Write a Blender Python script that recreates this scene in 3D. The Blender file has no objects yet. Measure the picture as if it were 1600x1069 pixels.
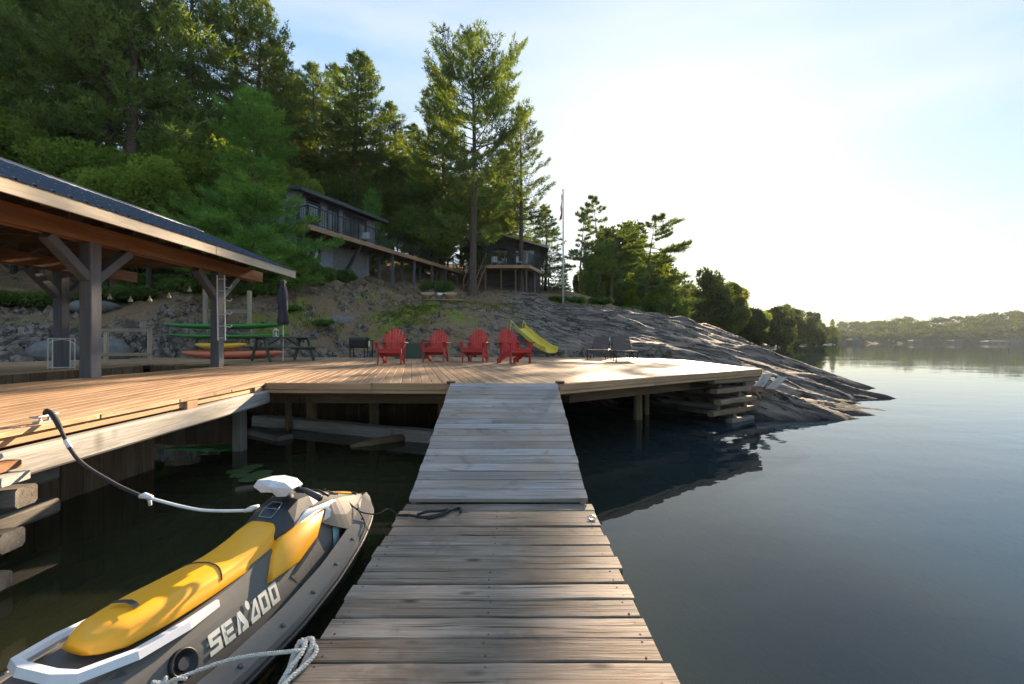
import bpy, math, random
import numpy as np
from mathutils import Vector, Matrix

scene = bpy.context.scene
COL = scene.collection
R = math.radians
CZ, HY, F = 1.66, 535.0, 711.0          # eye height over the water, horizon row, focal length in photo pixels

# ------------------------------------------------------------------ camera, sky, sun, exposure
cam_d = bpy.data.cameras.new('camera'); cam = bpy.data.objects.new('camera', cam_d); COL.objects.link(cam)
cam.location = (0, 0, CZ); cam.rotation_euler = (R(90), 0, 0)
cam_d.sensor_width = 36; cam_d.lens = 16.0; cam_d.clip_start = 0.05; cam_d.clip_end = 6000
scene.camera = cam
SUN_AZ, SUN_EL = 19.0, 16.3
world = bpy.data.worlds.new('World'); scene.world = world; world.use_nodes = True
wt = world.node_tree; wt.nodes.clear()
wo = wt.nodes.new('ShaderNodeOutputWorld'); bg = wt.nodes.new('ShaderNodeBackground')
sky = wt.nodes.new('ShaderNodeTexSky'); sky.sky_type = 'NISHITA'; sky.sun_disc = False
sky.sun_elevation = R(SUN_EL); sky.sun_rotation = R(SUN_AZ)
sky.air_density = 1.0; sky.dust_density = 1.0; sky.ozone_density = 1.5; sky.altitude = 200
bg.inputs['Strength'].default_value = 0.061
# thin veil of high cloud
tc = wt.nodes.new('ShaderNodeTexCoord'); mp = wt.nodes.new('ShaderNodeMapping')
mp.inputs['Scale'].default_value = (1.2, 1.6, 6.0); mp.inputs['Rotation'].default_value = (0.25, 0.1, 0.5)
nz = wt.nodes.new('ShaderNodeTexNoise'); nz.inputs['Scale'].default_value = 1.6; nz.inputs['Detail'].default_value = 5; nz.inputs['Roughness'].default_value = .55
rp = wt.nodes.new('ShaderNodeValToRGB'); rp.color_ramp.elements[0].position = .42; rp.color_ramp.elements[1].position = .8
rp.color_ramp.elements[0].color = (0, 0, 0, 1); rp.color_ramp.elements[1].color = (.6, .6, .6, 1)
mxs = wt.nodes.new('ShaderNodeMix'); mxs.data_type = 'RGBA'
mxs.inputs['B'].default_value = (1.5, 1.5, 1.5, 1)
wt.links.new(tc.outputs['Generated'], mp.inputs['Vector']); wt.links.new(mp.outputs['Vector'], nz.inputs['Vector'])
wt.links.new(nz.outputs['Fac'], rp.inputs['Fac']); wt.links.new(rp.outputs['Color'], mxs.inputs['Factor'])
gm = wt.nodes.new('ShaderNodeGamma'); gm.inputs['Gamma'].default_value = .20      # the photograph holds the whole range of the sky
hs = wt.nodes.new('ShaderNodeHueSaturation'); hs.inputs['Saturation'].default_value = 3.0
wt.links.new(sky.outputs['Color'], gm.inputs['Color']); wt.links.new(gm.outputs['Color'], hs.inputs['Color'])
tn = wt.nodes.new('ShaderNodeMix'); tn.data_type = 'RGBA'; tn.blend_type = 'MULTIPLY'; tn.inputs['Factor'].default_value = 1.0; tn.inputs['B'].default_value = (.88, 1.01, 1.12, 1)
wt.links.new(hs.outputs['Color'], tn.inputs['A']); wt.links.new(tn.outputs['Result'], mxs.inputs['A']); wt.links.new(mxs.outputs['Result'], bg.inputs['Color'])
wt.links.new(bg.outputs['Background'], wo.inputs['Surface'])
sd = bpy.data.lights.new('sun', 'SUN'); sd.energy = 2.1; sd.angle = R(0.6); sd.color = (1.0, .77, .53)
so = bpy.data.objects.new('sun', sd); COL.objects.link(so)
sv = Vector((math.sin(R(SUN_AZ))*math.cos(R(SUN_EL)), math.cos(R(SUN_AZ))*math.cos(R(SUN_EL)), math.sin(R(SUN_EL))))
so.rotation_euler = sv.to_track_quat('Z', 'Y').to_euler(); so.location = (20, 60, 40)
vs = scene.view_settings; vs.view_transform = 'Standard'; vs.look = 'None'; vs.gamma = 1.0; vs.exposure = 3.55; vs.use_curve_mapping = False
scene.render.engine = 'CYCLES'
scene.cycles.max_bounces = 10; scene.cycles.diffuse_bounces = 8; scene.cycles.transparent_max_bounces = 12; scene.cycles.caustics_reflective = False; scene.cycles.caustics_refractive = False

def P(px, py, d):                       # a point of the place at distance d along the view
    return Vector(((px-800)/F*d, d, CZ-(py-HY)/F*d))
DECK = CZ-.585                          # top of the timber deck
DOCK = CZ-1.36                          # top of the floating dock
def onplane(px, py, z): return P(px, py, (CZ-z)*F/(py-HY))

# ------------------------------------------------------------------ helpers
def tag(o, label, cat=None, group=None, kind=None):
    if label: o['label'] = label
    if cat: o['category'] = cat
    if group: o['group'] = group
    if kind: o['kind'] = kind
    return o
def thing(name, loc, label, cat, group=None, rz=0):
    o = bpy.data.objects.new(name, None); COL.objects.link(o); o.location = loc; o.rotation_euler = (0, 0, rz)
    o.empty_display_size = .2
    return tag(o, label, cat, group)
def link(name, me, mat, parent=None, smooth=False):
    o = bpy.data.objects.new(name, me); COL.objects.link(o)
    if mat is not None and len(me.materials) == 0: me.materials.append(mat)
    if parent is not None: o.parent = parent
    if smooth: me.polygons.foreach_set('use_smooth', [True]*len(me.polygons))
    return o
class MB:
    def __init__(s): s.v = []; s.f = []
    def add(s, vs_, fs):
        n = len(s.v); s.v += [tuple(v) for v in vs_]; s.f += [tuple(i+n for i in f) for f in fs]; return s
    def box(s, c, d, rot=None):
        x, y, z = d[0]/2, d[1]/2, d[2]/2
        vs_ = [Vector((a*x, b*y, e*z)) for a in (-1, 1) for b in (-1, 1) for e in (-1, 1)]
        if rot is not None: vs_ = [rot @ v for v in vs_]
        c = Vector(c)
        return s.add([v+c for v in vs_], [(0,1,3,2),(4,6,7,5),(0,4,5,1),(2,3,7,6),(0,2,6,4),(1,5,7,3)])
    def bar(s, p0, p1, w, h, up=(0,0,1)):
        p0, p1 = Vector(p0), Vector(p1); m = frame(p1-p0, up)
        return s.box((p0+p1)/2, ((p1-p0).length, w, h), m)
    def tube(s, pts, r, n=8, cap=True):
        pts = [Vector(p) for p in pts]; k = len(pts)
        rs = r if isinstance(r, (list, tuple)) else [r]*k
        base = len(s.v); prev = None
        for i, p in enumerate(pts):
            t = (pts[min(i+1, k-1)]-pts[max(i-1, 0)])
            t = t.normalized() if t.length > 1e-9 else Vector((0, 0, 1))
            if prev is None:
                a = Vector((0, 0, 1)) if abs(t.z) < .9 else Vector((1, 0, 0)); u = t.cross(a).normalized()
            else:
                u = prev-t*prev.dot(t); u = u.normalized() if u.length > 1e-6 else t.orthogonal().normalized()
            prev = u; w = t.cross(u)
            for j in range(n):
                a = 2*math.pi*j/n; s.v.append(tuple(p+(u*math.cos(a)+w*math.sin(a))*rs[i]))
        for i in range(k-1):
            for j in range(n):
                a = base+i*n+j; b = base+i*n+(j+1) % n; s.f.append((a, b, b+n, a+n))
        if cap:
            s.f.append(tuple(base+j for j in range(n))[::-1]); s.f.append(tuple(base+(k-1)*n+j for j in range(n)))
        return s
    def loft(s, rings, closed=True, cap=True):
        base = len(s.v); n = len(rings[0])
        for r_ in rings: s.v += [tuple(v) for v in r_]
        for i in range(len(rings)-1):
            for j in range(n if closed else n-1):
                a = base+i*n+j; b = base+i*n+(j+1) % n; s.f.append((a, b, b+n, a+n))
        if cap and closed:
            s.f.append(tuple(base+j for j in range(n))[::-1]); s.f.append(tuple(base+(len(rings)-1)*n+j for j in range(n)))
        return s
    def prism(s, poly, z0, z1, fn=None):
        n = len(poly); fn = fn or (lambda x, y, z: (x, y, z))
        b = [fn(x, y, z0) for x, y in poly]+[fn(x, y, z1) for x, y in poly]
        fs = [tuple(range(n))[::-1], tuple(range(n, 2*n))]+[(i, (i+1) % n, n+(i+1) % n, n+i) for i in range(n)]
        return s.add(b, fs)
    def mesh(s, name, off=(0, 0, 0)):
        me = bpy.data.meshes.new(name)
        me.from_pydata([(v[0]-off[0], v[1]-off[1], v[2]-off[2]) for v in s.v], [], s.f); me.update(); return me
    def build(s, name, mat, parent=None, smooth=False, world=True):
        off = parent.location if (parent is not None and world) else (0, 0, 0)
        if parent is not None and parent.parent is not None and world: off = Vector(off)+parent.parent.location
        return link(name, s.mesh(name, off), mat, parent, smooth)
def frame(d, up=(0, 0, 1)):
    x = Vector(d).normalized(); up = Vector(up)
    if abs(x.dot(up)) > .99: up = Vector((0, 1, 0))
    y = up.cross(x).normalized(); z = x.cross(y)
    return Matrix((x, y, z)).transposed()
def timber(name, p0, p1, w, h, mat, parent=None, up=(0, 0, 1), c=.006, seg=1, wob=0, rng=random):
    """one squared timber with chamfered edges, grain along its own x axis"""
    p0, p1 = Vector(p0), Vector(p1); L = (p1-p0).length; a, b = w/2, h/2; c = min(c, a*.4, b*.4)
    sec = [(-a+c, -b), (a-c, -b), (a, -b+c), (a, b-c), (a-c, b), (-a+c, b), (-a, b-c), (-a, -b+c)]
    rings = []
    for i in range(seg+1):
        x = L*i/seg; k = [1+rng.uniform(-wob, wob) for _ in range(2)]; dy = rng.uniform(-wob, wob)*w*.5; dz = rng.uniform(-wob, wob)*h*.5
        rings.append([(x, y*k[0]+dy, z*k[1]+dz) for y, z in sec])
    mb = MB().loft(rings); o = link(name, mb.mesh(name), mat, parent)
    m = frame(p1-p0, up).to_4x4(); off = Vector((0, 0, 0))
    if parent is not None:
        off = Vector(parent.location)
        if parent.parent is not None: off = off+parent.parent.location
    m.translation = p0-off
    o.matrix_local = m
    return o
def kids(o): return list(o.children)
def copy_tree(o, parent=None):
    c = o.copy(); COL.objects.link(c)
    if parent is not None: c.parent = parent
    for ch in kids(o): copy_tree(ch, c)
    return c

# ------------------------------------------------------------------ materials
def nmat(name):
    m = bpy.data.materials.new(name); m.use_nodes = True; t = m.node_tree; b = t.nodes['Principled BSDF']; return m, t, b
def N(t, kind, **kw):
    n = t.nodes.new(kind)
    for k, v in kw.items():
        if k in n.inputs: n.inputs[k].default_value = v
        else: setattr(n, k, v)
    return n
def ramp(t, fac, stops):
    r = t.nodes.new('ShaderNodeValToRGB'); e = r.color_ramp.elements
    while len(e) < len(stops): e.new(.5)
    for i, (p, c) in enumerate(stops):
        e[i].position = p; e[i].color = (c[0], c[1], c[2], 1) if not isinstance(c, (int, float)) else (c, c, c, 1)
    t.links.new(fac, r.inputs['Fac']); return r.outputs['Color']
def mixc(t, fac, a, b, mode='MIX'):
    m = t.nodes.new('ShaderNodeMix'); m.data_type = 'RGBA'; m.blend_type = mode
    for key, val in (('Factor', fac), ('A', a), ('B', b)):
        if hasattr(val, 'is_output') or isinstance(val, bpy.types.NodeSocket): t.links.new(val, m.inputs[key])
        elif key == 'Factor': m.inputs[key].default_value = val
        else: m.inputs[key].default_value = (val[0], val[1], val[2], 1)
    return m.outputs['Result']
def bump(t, b, h, strength, dist=.02):
    n = N(t, 'ShaderNodeBump', Strength=strength, Distance=dist); t.links.new(h, n.inputs['Height']); t.links.new(n.outputs['Normal'], b.inputs['Normal'])
def coords(t, scale, rnd=True, rot=(0, 0, 0)):
    tcn = t.nodes.new('ShaderNodeTexCoord'); m = N(t, 'ShaderNodeMapping'); m.inputs['Scale'].default_value = scale; m.inputs['Rotation'].default_value = rot
    t.links.new(tcn.outputs['Object'], m.inputs['Vector'])
    if rnd:
        oi = t.nodes.new('ShaderNodeObjectInfo'); mu = N(t, 'ShaderNodeMath', operation='MULTIPLY'); mu.inputs[1].default_value = 173.0
        cx = t.nodes.new('ShaderNodeCombineXYZ'); t.links.new(oi.outputs['Random'], mu.inputs[0])
        for k in 'XYZ': t.links.new(mu.outputs[0], cx.inputs[k])
        t.links.new(cx.outputs[0], m.inputs['Location'])
    return m.outputs['Vector']
def noise(t, vec, scale=1, detail=4, rough=.55, dist=0):
    n = N(t, 'ShaderNodeTexNoise', Scale=scale, Detail=detail, Roughness=rough, Distortion=dist); t.links.new(vec, n.inputs['Vector']); return n.outputs['Fac']
def wood(name, dark, light, rough=.75, knots=.5, var=.35, bmp=.5, weather=None, cracks=0):
    m, t, b = nmat(name)
    g = noise(t, coords(t, (1.2, 26, 26)), 1.6, 6, .65, .6)
    big = noise(t, coords(t, (.9, 5, 5)), 1.3, 3, .5, .3)
    col = ramp(t, g, [(.28, dark), (.72, light)])
    col = mixc(t, ramp(t, big, [(.3, 0.0), (.75, .55)]), col, [c*.55 for c in dark], 'MIX')
    if weather:
        w = noise(t, coords(t, (.8, 1.6, 1.6)), 1.4, 4, .6, .2); col = mixc(t, ramp(t, w, [(.38, 0.0), (.68, .8)]), col, weather)
    if cracks:
        ck = noise(t, coords(t, (.7, 42, 42)), 1.3, 3, .5, .8); col = mixc(t, ramp(t, ck, [(.60, 0.0), (.66, cracks)]), col, [c*.25 for c in dark])
        st_ = noise(t, coords(t, (2.2, 3.5, 3.5)), 1.6, 4, .6, .5); col = mixc(t, ramp(t, st_, [(.56, 0.0), (.70, .55)]), col, [c*.5 for c in dark])
    if knots:
        v = N(t, 'ShaderNodeTexVoronoi', Scale=1.0, Randomness=1.0); t.links.new(coords(t, (2.6, 6.0, 1.5)), v.inputs['Vector'])
        k = ramp(t, v.outputs['Distance'], [(.05, knots), (.17, 0.0)]); col = mixc(t, k, col, [c*.3 for c in dark])
    oi = t.nodes.new('ShaderNodeObjectInfo'); mr = N(t, 'ShaderNodeMapRange'); mr.inputs['To Min'].default_value = 1-var; mr.inputs['To Max'].default_value = 1+var*.5
    t.links.new(oi.outputs['Random'], mr.inputs['Value'])
    hsv = t.nodes.new('ShaderNodeHueSaturation'); t.links.new(mr.outputs['Result'], hsv.inputs['Value']); t.links.new(col, hsv.inputs['Color'])
    t.links.new(hsv.outputs['Color'], b.inputs['Base Color']); b.inputs['Roughness'].default_value = rough; b.inputs['Specular IOR Level'].default_value = .12
    bump(t, b, g, bmp, .006)
    return m
def paint(name, col, rough=.5, metal=0, var=.12, nscale=6, coat=0, spec=.5, bmp=0):
    m, t, b = nmat(name)
    n = noise(t, coords(t, (nscale,)*3), 1, 5, .6)
    c = ramp(t, n, [(.25, [x*(1-var) for x in col]), (.75, [min(1, x*(1+var*.6)) for x in col])])
    t.links.new(c, b.inputs['Base Color']); b.inputs['Metallic'].default_value = metal
    r_ = ramp(t, n, [(.2, max(.02, rough-.08)), (.8, min(1, rough+.1))]); t.links.new(r_, b.inputs['Roughness'])
    b.inputs['Specular IOR Level'].default_value = spec
    if coat: b.inputs['Coat Weight'].default_value = coat; b.inputs['Coat Roughness'].default_value = .12
    if bmp: bump(t, b, n, bmp, .01)
    return m
def foliage(name, dark, mid, light, trans=.45, scale=.8):
    m, t, b = nmat(name); t.nodes.remove(b); out = t.nodes['Material Output']
    n = noise(t, coords(t, (scale,)*3), 1, 3, .6)
    n2 = noise(t, coords(t, (7, 7, 7)), 1, 1, .5)
    c = ramp(t, n, [(.3, dark), (.5, mid), (.72, light)])
    c2 = mixc(t, ramp(t, n2, [(.35, 0.0), (.7, .5)]), c, light)
    oi = t.nodes.new('ShaderNodeObjectInfo'); mr = N(t, 'ShaderNodeMapRange'); mr.inputs['To Min'].default_value = .8; mr.inputs['To Max'].default_value = 1.2
    t.links.new(oi.outputs['Random'], mr.inputs['Value']); hsv = t.nodes.new('ShaderNodeHueSaturation')
    t.links.new(mr.outputs['Result'], hsv.inputs['Value']); t.links.new(c2, hsv.inputs['Color'])
    d = t.nodes.new('ShaderNodeBsdfDiffuse'); tr = t.nodes.new('ShaderNodeBsdfTranslucent'); mx = t.nodes.new('ShaderNodeMixShader'); mx.inputs[0].default_value = trans
    t.links.new(hsv.outputs['Color'], d.inputs['Color'])
    warm = mixc(t, 1.0, hsv.outputs['Color'], (1.25, 1.2, .5), 'MULTIPLY'); t.links.new(warm, tr.inputs['Color'])
    t.links.new(d.outputs[0], mx.inputs[1]); t.links.new(tr.outputs[0], mx.inputs[2]); t.links.new(mx.outputs[0], out.inputs['Surface'])
    return m
M = {}
M['deck'] = wood('deck_cedar', (.298, .171, .094), (.607, .397, .237), .6, .35, .28, .35)
M['fascia'] = wood('deck_fascia', (.358, .207, .110), (.632, .398, .234), .65, .3, .2, .4)
M['dock'] = wood('weathered_dock', (.189, .149, .118), (.451, .384, .316), .72, .95, .28, .9, weather=(.15, .10, .065), cracks=.95)
M['ramp'] = wood('grey_ramp', (.225, .210, .204), (.429, .408, .403), .68, .5, .22, .6, weather=(.30, .22, .16), cracks=.5)
M['oldgrey'] = wood('silver_timber', (.27, .25, .22), (.52, .50, .46), .8, .5, .25, .8)
M['rotten'] = wood('rotten_timber', (.063, .047, .034), (.189, .151, .113), .9, .6, .35, 1.0, weather=(.30, .29, .26))
M['pile'] = wood('pile_wood', (.17, .12, .075), (.34, .25, .16), .8, .4, .25, .6)
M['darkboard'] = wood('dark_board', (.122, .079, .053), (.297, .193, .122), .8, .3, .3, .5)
M['beam'] = wood('orange_beam', (.21, .10, .045), (.38, .20, .10), .65, .3, .15, .4)
M['rafter'] = wood('rafter', (.16, .11, .075), (.30, .22, .15), .8, .3, .3, .4)
M['roofdeck'] = wood('roof_board', (.108, .084, .060), (.228, .174, .132), .85, .3, .3, .3)
M['eave'] = wood('eave_board', (.40, .34, .26), (.60, .53, .43), .75, .15, .12, .3)
M['greypost'] = wood('grey_stained_post', (.105, .105, .115), (.175, .175, .19), .7, .2, .12, .5)
M['palepost'] = wood('pale_post', (.30, .24, .17), (.48, .40, .30), .8, .3, .2, .5)
M['redwood'] = wood('red_painted_wood', (.425, .041, .035), (.614, .088, .071), .55, .1, .15, .3)
M['tablegreen'] = wood('green_painted_wood', (.075, .095, .07), (.14, .165, .125), .65, .1, .15, .3)
M['siding'] = wood('grey_siding', (.223, .242, .281), (.366, .386, .436), .8, 0, .08, .2)
M['darksiding'] = wood('dark_siding', (.060, .057, .060), (.128, .120, .120), .8, 0, .1, .2)
M['door'] = wood('grey_door', (.182, .182, .182), (.280, .280, .273), .8, 0, .1, .2)
M['trim'] = paint('dark_trim', (.05, .055, .065), .6)
M['roofmetal'] = paint('blue_black_metal', (.03, .042, .068), .32, .35, .2, 3)
M['shingle'] = paint('dark_shingle', (.06, .06, .065), .9, 0, .3, 12, bmp=.4)
M['ridge'] = paint('ridge_cap', (.16, .18, .21), .35, .4)
M['screw'] = paint('screw_head', (.45, .47, .5), .35, .8)
M['iron'] = paint('black_iron', (.018, .018, .02), .45, .3)
M['whitemetal'] = paint('white_metal', (.62, .62, .60), .45)
M['steel'] = paint('galvanised_steel', (.42, .42, .42), .35, .9)
M['rust'] = paint('rusty_iron', (.14, .06, .03), .85, .2, .4, 20)
M['glass'] = paint('window_glass', (.05, .06, .07), .06, 0, .1, 1, spec=1.0)
M['greenhull'] = paint('green_plastic', (.03, .22, .045), .4, 0, .1, 2)
M['orangehull'] = paint('orange_plastic', (.62, .16, .08), .4, 0, .12, 2)
M['yellowhull'] = paint('yellow_plastic', (.72, .40, .03), .4, 0, .1, 2)
M['slide'] = paint('yellow_slide', (.68, .52, .07), .4, 0, .12, 2)
M['navyfabric'] = paint('navy_canvas', (.045, .045, .065), .85, 0, .25, 9, bmp=.3)
M['loungerfabric'] = paint('brown_sling', (.085, .06, .05), .8, 0, .2, 30)
M['boxgreen'] = paint('green_plastic_box', (.04, .07, .045), .6, 0, .15, 4)
M['bulb'] = paint('bulb_glass', (.75, .72, .62), .25)
M['flagred'] = paint('flag_red', (.45, .04, .05), .8)
M['flagwhite'] = paint('flag_white', (.6, .58, .56), .8)
M['stone'] = paint('grey_stone', (.156, .147, .141), .9, 0, .45, 5, bmp=.8)
M['tan'] = paint('tan_wicker', (.36, .25, .15), .85, 0, .3, 14, bmp=.3)
M['skigrey'] = paint('ski_grey_moulding', (.125, .118, .107), .6, 0, .1, 60, spec=.25)
M['skidark'] = paint('ski_charcoal_moulding', (.028, .029, .032), .48, 0, .2, 40)
M['skiyellow'] = paint('ski_yellow_vinyl', (.86, .385, .008), .42, 0, .07, 3, coat=.15)
M['skiwhite'] = paint('ski_white_plastic', (.66, .67, .70), .3, 0, .05, 3, coat=.2)
M['decal'] = paint('cream_decal', (.66, .64, .54), .45, 0, .05, 4)
M['decaldark'] = paint('navy_decal', (.012, .016, .03), .25, 0, .1, 4)
M['decalblue'] = paint('pale_blue_decal', (.30, .42, .46), .4, 0, .2, 9)
M['ropewhite'] = paint('white_rope', (.56, .53, .47), .9, 0, .35, 90, bmp=.6)
M['ropeblack'] = paint('black_rope', (.022, .022, .024), .85, 0, .4, 120, bmp=.6)
M['hose'] = paint('white_hose', (.66, .66, .66), .45)
M['lily'] = paint('lily_pad', (.060, .102, .030), .4, 0, .3, 10)
M['bark'] = paint('pine_bark', (.111, .075, .055), .95, 0, .55, 9, bmp=1.0)
M['barkdark'] = paint('dark_bark', (.045, .036, .03), .95, 0, .5, 9, bmp=1.0)
M['pine'] = foliage('pine_needles', (.062, .103, .031), (.121, .182, .051), (.205, .256, .070), .32, .55)
M['pinesoft'] = foliage('soft_pine_needles', (.067, .150, .040), (.120, .240, .060), (.210, .330, .074), .40, .7)
M['spruce'] = foliage('dark_needles', (.050, .093, .036), (.095, .151, .050), (.169, .228, .068), .36, .6)
M['leaf'] = foliage('broad_leaves', (.083, .134, .030), (.150, .226, .044), (.256, .316, .064), .48, .5)
M['leafyellow'] = foliage('yellow_green_leaves', (.085, .125, .022), (.15, .19, .03), (.24, .255, .045), .5, .5)
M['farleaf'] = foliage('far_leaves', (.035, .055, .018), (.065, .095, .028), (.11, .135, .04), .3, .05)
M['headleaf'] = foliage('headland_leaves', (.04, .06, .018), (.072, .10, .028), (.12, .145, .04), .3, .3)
M['shrub'] = foliage('shrub_leaves', (.050, .100, .030), (.094, .163, .044), (.150, .213, .056), .4, 1.2)
M['grass'] = foliage('grass_blades', (.05, .07, .015), (.10, .12, .025), (.18, .19, .04), .45, .6)
M['boatwall'] = paint('far_white_wall', (.045, .043, .040), .8)
M['boatroof'] = paint('far_grey_roof', (.042, .042, .045), .8)

# rock slope: banded gneiss, rusty needle litter in the hollows, moss
def rock_material():
    m, t, b = nmat('banded_granite')
    tcn = t.nodes.new('ShaderNodeTexCoord'); ob = tcn.outputs['Object']
    def mapped(scale, rot=0):
        q = N(t, 'ShaderNodeMapping'); q.vector_type = 'TEXTURE'; scale = tuple(1/c for c in scale)
        q.inputs['Rotation'].default_value = (0, 0, rot); q.inputs['Scale'].default_value = scale; t.links.new(ob, q.inputs['Vector']); return q.outputs['Vector']
    th = math.atan2(-.86, .51)          # bands run down towards the point
    band = noise(t, mapped((.10, 1.15, 1.15), th), 1.6, 8, .68, .25)
    fine = noise(t, mapped((.16, 2.6, 2.6), th), 1.5, 5, .62, .3); crk = noise(t, mapped((.12, 1.5, 1.5), th), 1.3, 4, .6, .2)
    blot = noise(t, mapped((.55, .55, .55)), 1.1, 5, .62)
    c = ramp(t, band, [(.27, (.040, .033, .027)), (.42, (.131, .100, .079)), (.54, (.250, .194, .152)), (.64, (.119, .094, .075)), (.8, (.338, .275, .225))])
    c = mixc(t, ramp(t, fine, [(.47, 0.0), (.58, .85)]), c, (.042, .036, .031))
    c = mixc(t, ramp(t, blot, [(.5, 0.0), (.75, .25)]), c, (.19, .165, .145))
    c = mixc(t, ramp(t, crk, [(.475, 0.0), (.495, .95), (.505, .95), (.525, 0.0)]), c, (.012, .011, .010))
    lich = noise(t, mapped((5, 5, 5)), 1.3, 4, .7); c = mixc(t, ramp(t, lich, [(.6, 0.0), (.68, .3)]), c, (.27, .27, .24))
    at = N(t, 'ShaderNodeAttribute', attribute_name='cover'); sep = t.nodes.new('ShaderNodeSeparateColor'); t.links.new(at.outputs['Color'], sep.inputs[0])
    pn = noise(t, mapped((1.1, 1.1, 1.1)), 1.5, 6, .68)
    def patch(ch, lo, hi):
        ad = N(t, 'ShaderNodeMath', operation='ADD'); t.links.new(sep.outputs[ch], ad.inputs[0]); t.links.new(pn, ad.inputs[1]); return ramp(t, ad.outputs[0], [(lo, 0.0), (hi, 1.0)])
    litn = noise(t, mapped((9, 9, 9)), 2, 4, .7)
    lit = ramp(t, litn, [(.3, (.11, .075, .045)), (.55, (.23, .145, .08)), (.75, (.34, .24, .13))])
    c = mixc(t, patch('Red', .80, .98), c, lit)
    mos = ramp(t, litn, [(.3, (.085, .10, .02)), (.6, (.20, .21, .036)), (.78, (.32, .28, .065))])
    c = mixc(t, patch('Green', .88, 1.04), c, mos)
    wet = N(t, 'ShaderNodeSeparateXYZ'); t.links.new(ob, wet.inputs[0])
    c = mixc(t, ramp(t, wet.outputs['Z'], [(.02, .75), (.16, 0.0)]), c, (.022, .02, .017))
    t.links.new(c, b.inputs['Base Color']); b.inputs['Roughness'].default_value = .85; b.inputs['Specular IOR Level'].default_value = .12
    ck_ = ramp(t, crk, [(.47, 1.0), (.495, 0.0), (.505, 0.0), (.53, 1.0)])
    sm = N(t, 'ShaderNodeMath', operation='ADD'); t.links.new(ck_, sm.inputs[0]); t.links.new(fine, sm.inputs[1])
    s2 = N(t, 'ShaderNodeMath', operation='ADD'); t.links.new(sm.outputs[0], s2.inputs[0]); t.links.new(litn, s2.inputs[1])
    bump(t, b, s2.outputs[0], .38, .06)
    return m
M['rock'] = rock_material()
def water_material():
    m, t, b = nmat('lake_water'); t.nodes.remove(b); out = t.nodes['Material Output']
    tcn = t.nodes.new('ShaderNodeTexCoord')
    def nn(sc, det):
        q = N(t, 'ShaderNodeMapping'); q.inputs['Scale'].default_value = sc; t.links.new(tcn.outputs['Object'], q.inputs['Vector']); return noise(t, q.outputs['Vector'], 1, det, .5)
    a = nn((.45, .8, .6), 3); c = nn((3.2, 4.5, 3), 2)
    ad = N(t, 'ShaderNodeMath', operation='MULTIPLY_ADD'); t.links.new(c, ad.inputs[0]); ad.inputs[1].default_value = .10; t.links.new(a, ad.inputs[2])
    wp = nn((.035, .11, .05), 3); wr = ramp(t, wp, [(.42, .10), (.62, .42)])
    bp = N(t, 'ShaderNodeBump', Strength=.22, Distance=.05); t.links.new(wr, bp.inputs['Strength']); t.links.new(ad.outputs[0], bp.inputs['Height'])
    fr = N(t, 'ShaderNodeFresnel', IOR=1.33); t.links.new(bp.outputs['Normal'], fr.inputs['Normal'])
    gl = N(t, 'ShaderNodeBsdfGlossy', Roughness=.015); t.links.new(bp.outputs['Normal'], gl.inputs['Normal']); gl.inputs['Color'].default_value = (.95, .97, 1, 1)
    df = t.nodes.new('ShaderNodeBsdfDiffuse')
    # tea-brown and green in the shallow slip, reflected sky blue put into deep-water colour
    sx = N(t, 'ShaderNodeSeparateXYZ'); t.links.new(tcn.outputs['Object'], sx.inputs[0]); mr = N(t, 'ShaderNodeMapRange'); mr.inputs['From Min'].default_value = -1.0; mr.inputs['From Max'].default_value = 4.0; t.links.new(sx.outputs['X'], mr.inputs['Value'])
    t.links.new(mixc(t, mr.outputs['Result'], (.040, .043, .020), (.018, .040, .056)), df.inputs['Color'])
    tr = t.nodes.new('ShaderNodeBsdfTransparent'); tr.inputs['Color'].default_value = (.45, .52, .38, 1)
    m1 = t.nodes.new('ShaderNodeMixShader'); m1.inputs[0].default_value = .42; t.links.new(df.outputs[0], m1.inputs[1]); t.links.new(tr.outputs[0], m1.inputs[2])
    m2 = t.nodes.new('ShaderNodeMixShader'); t.links.new(fr.outputs[0], m2.inputs[0]); t.links.new(m1.outputs[0], m2.inputs[1]); t.links.new(gl.outputs[0], m2.inputs[2])
    t.links.new(m2.outputs[0], out.inputs['Surface'])
    return m
M['water'] = water_material()
M['bed'] = paint('lake_bed', (.035, .032, .02), .95, 0, .4, 2)

# ------------------------------------------------------------------ terrain
rng0 = np.random.default_rng(3)
ctrl = []
def cp(px, py, d): p = P(px, py, d); ctrl.append((p.x, p.y, p.z))
for a in [(1180,660,9.44),(1280,658,9.6),(1365,655,9.84),(1372,629,12.55),(1352,612,15.3),
          (1270,578,17.5),(1190,546,23),(1100,516,28),(1000,491,33),(880,475,36),(800,456,37),(740,452,38),
          (575,440,30),(465,432,25.4),(560,470,22),(640,482,21.5),(700,502,20),(690,474,28),(780,468,30),
          (850,500,24),(950,520,21),(1050,538,18),(1100,556,15.5),(1150,592,12),(1250,622,11.5),(1250,598,13.8),(1200,568,17.5),
          (400,485,18.8),(300,490,18.5),(200,490,18.5),(100,505,17),(30,510,16.5),(100,445,22),(250,445,23),(380,440,24),
          (330,548,17.6),(450,545,17.8),(560,548,18.2),(650,546,18.4),(760,542,18.8),(880,544,18.6),
          (1140,630,10.2),(1190,610,11.2),(850,472,30),(620,455,30),(680,450,34)]: cp(*a)
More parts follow.
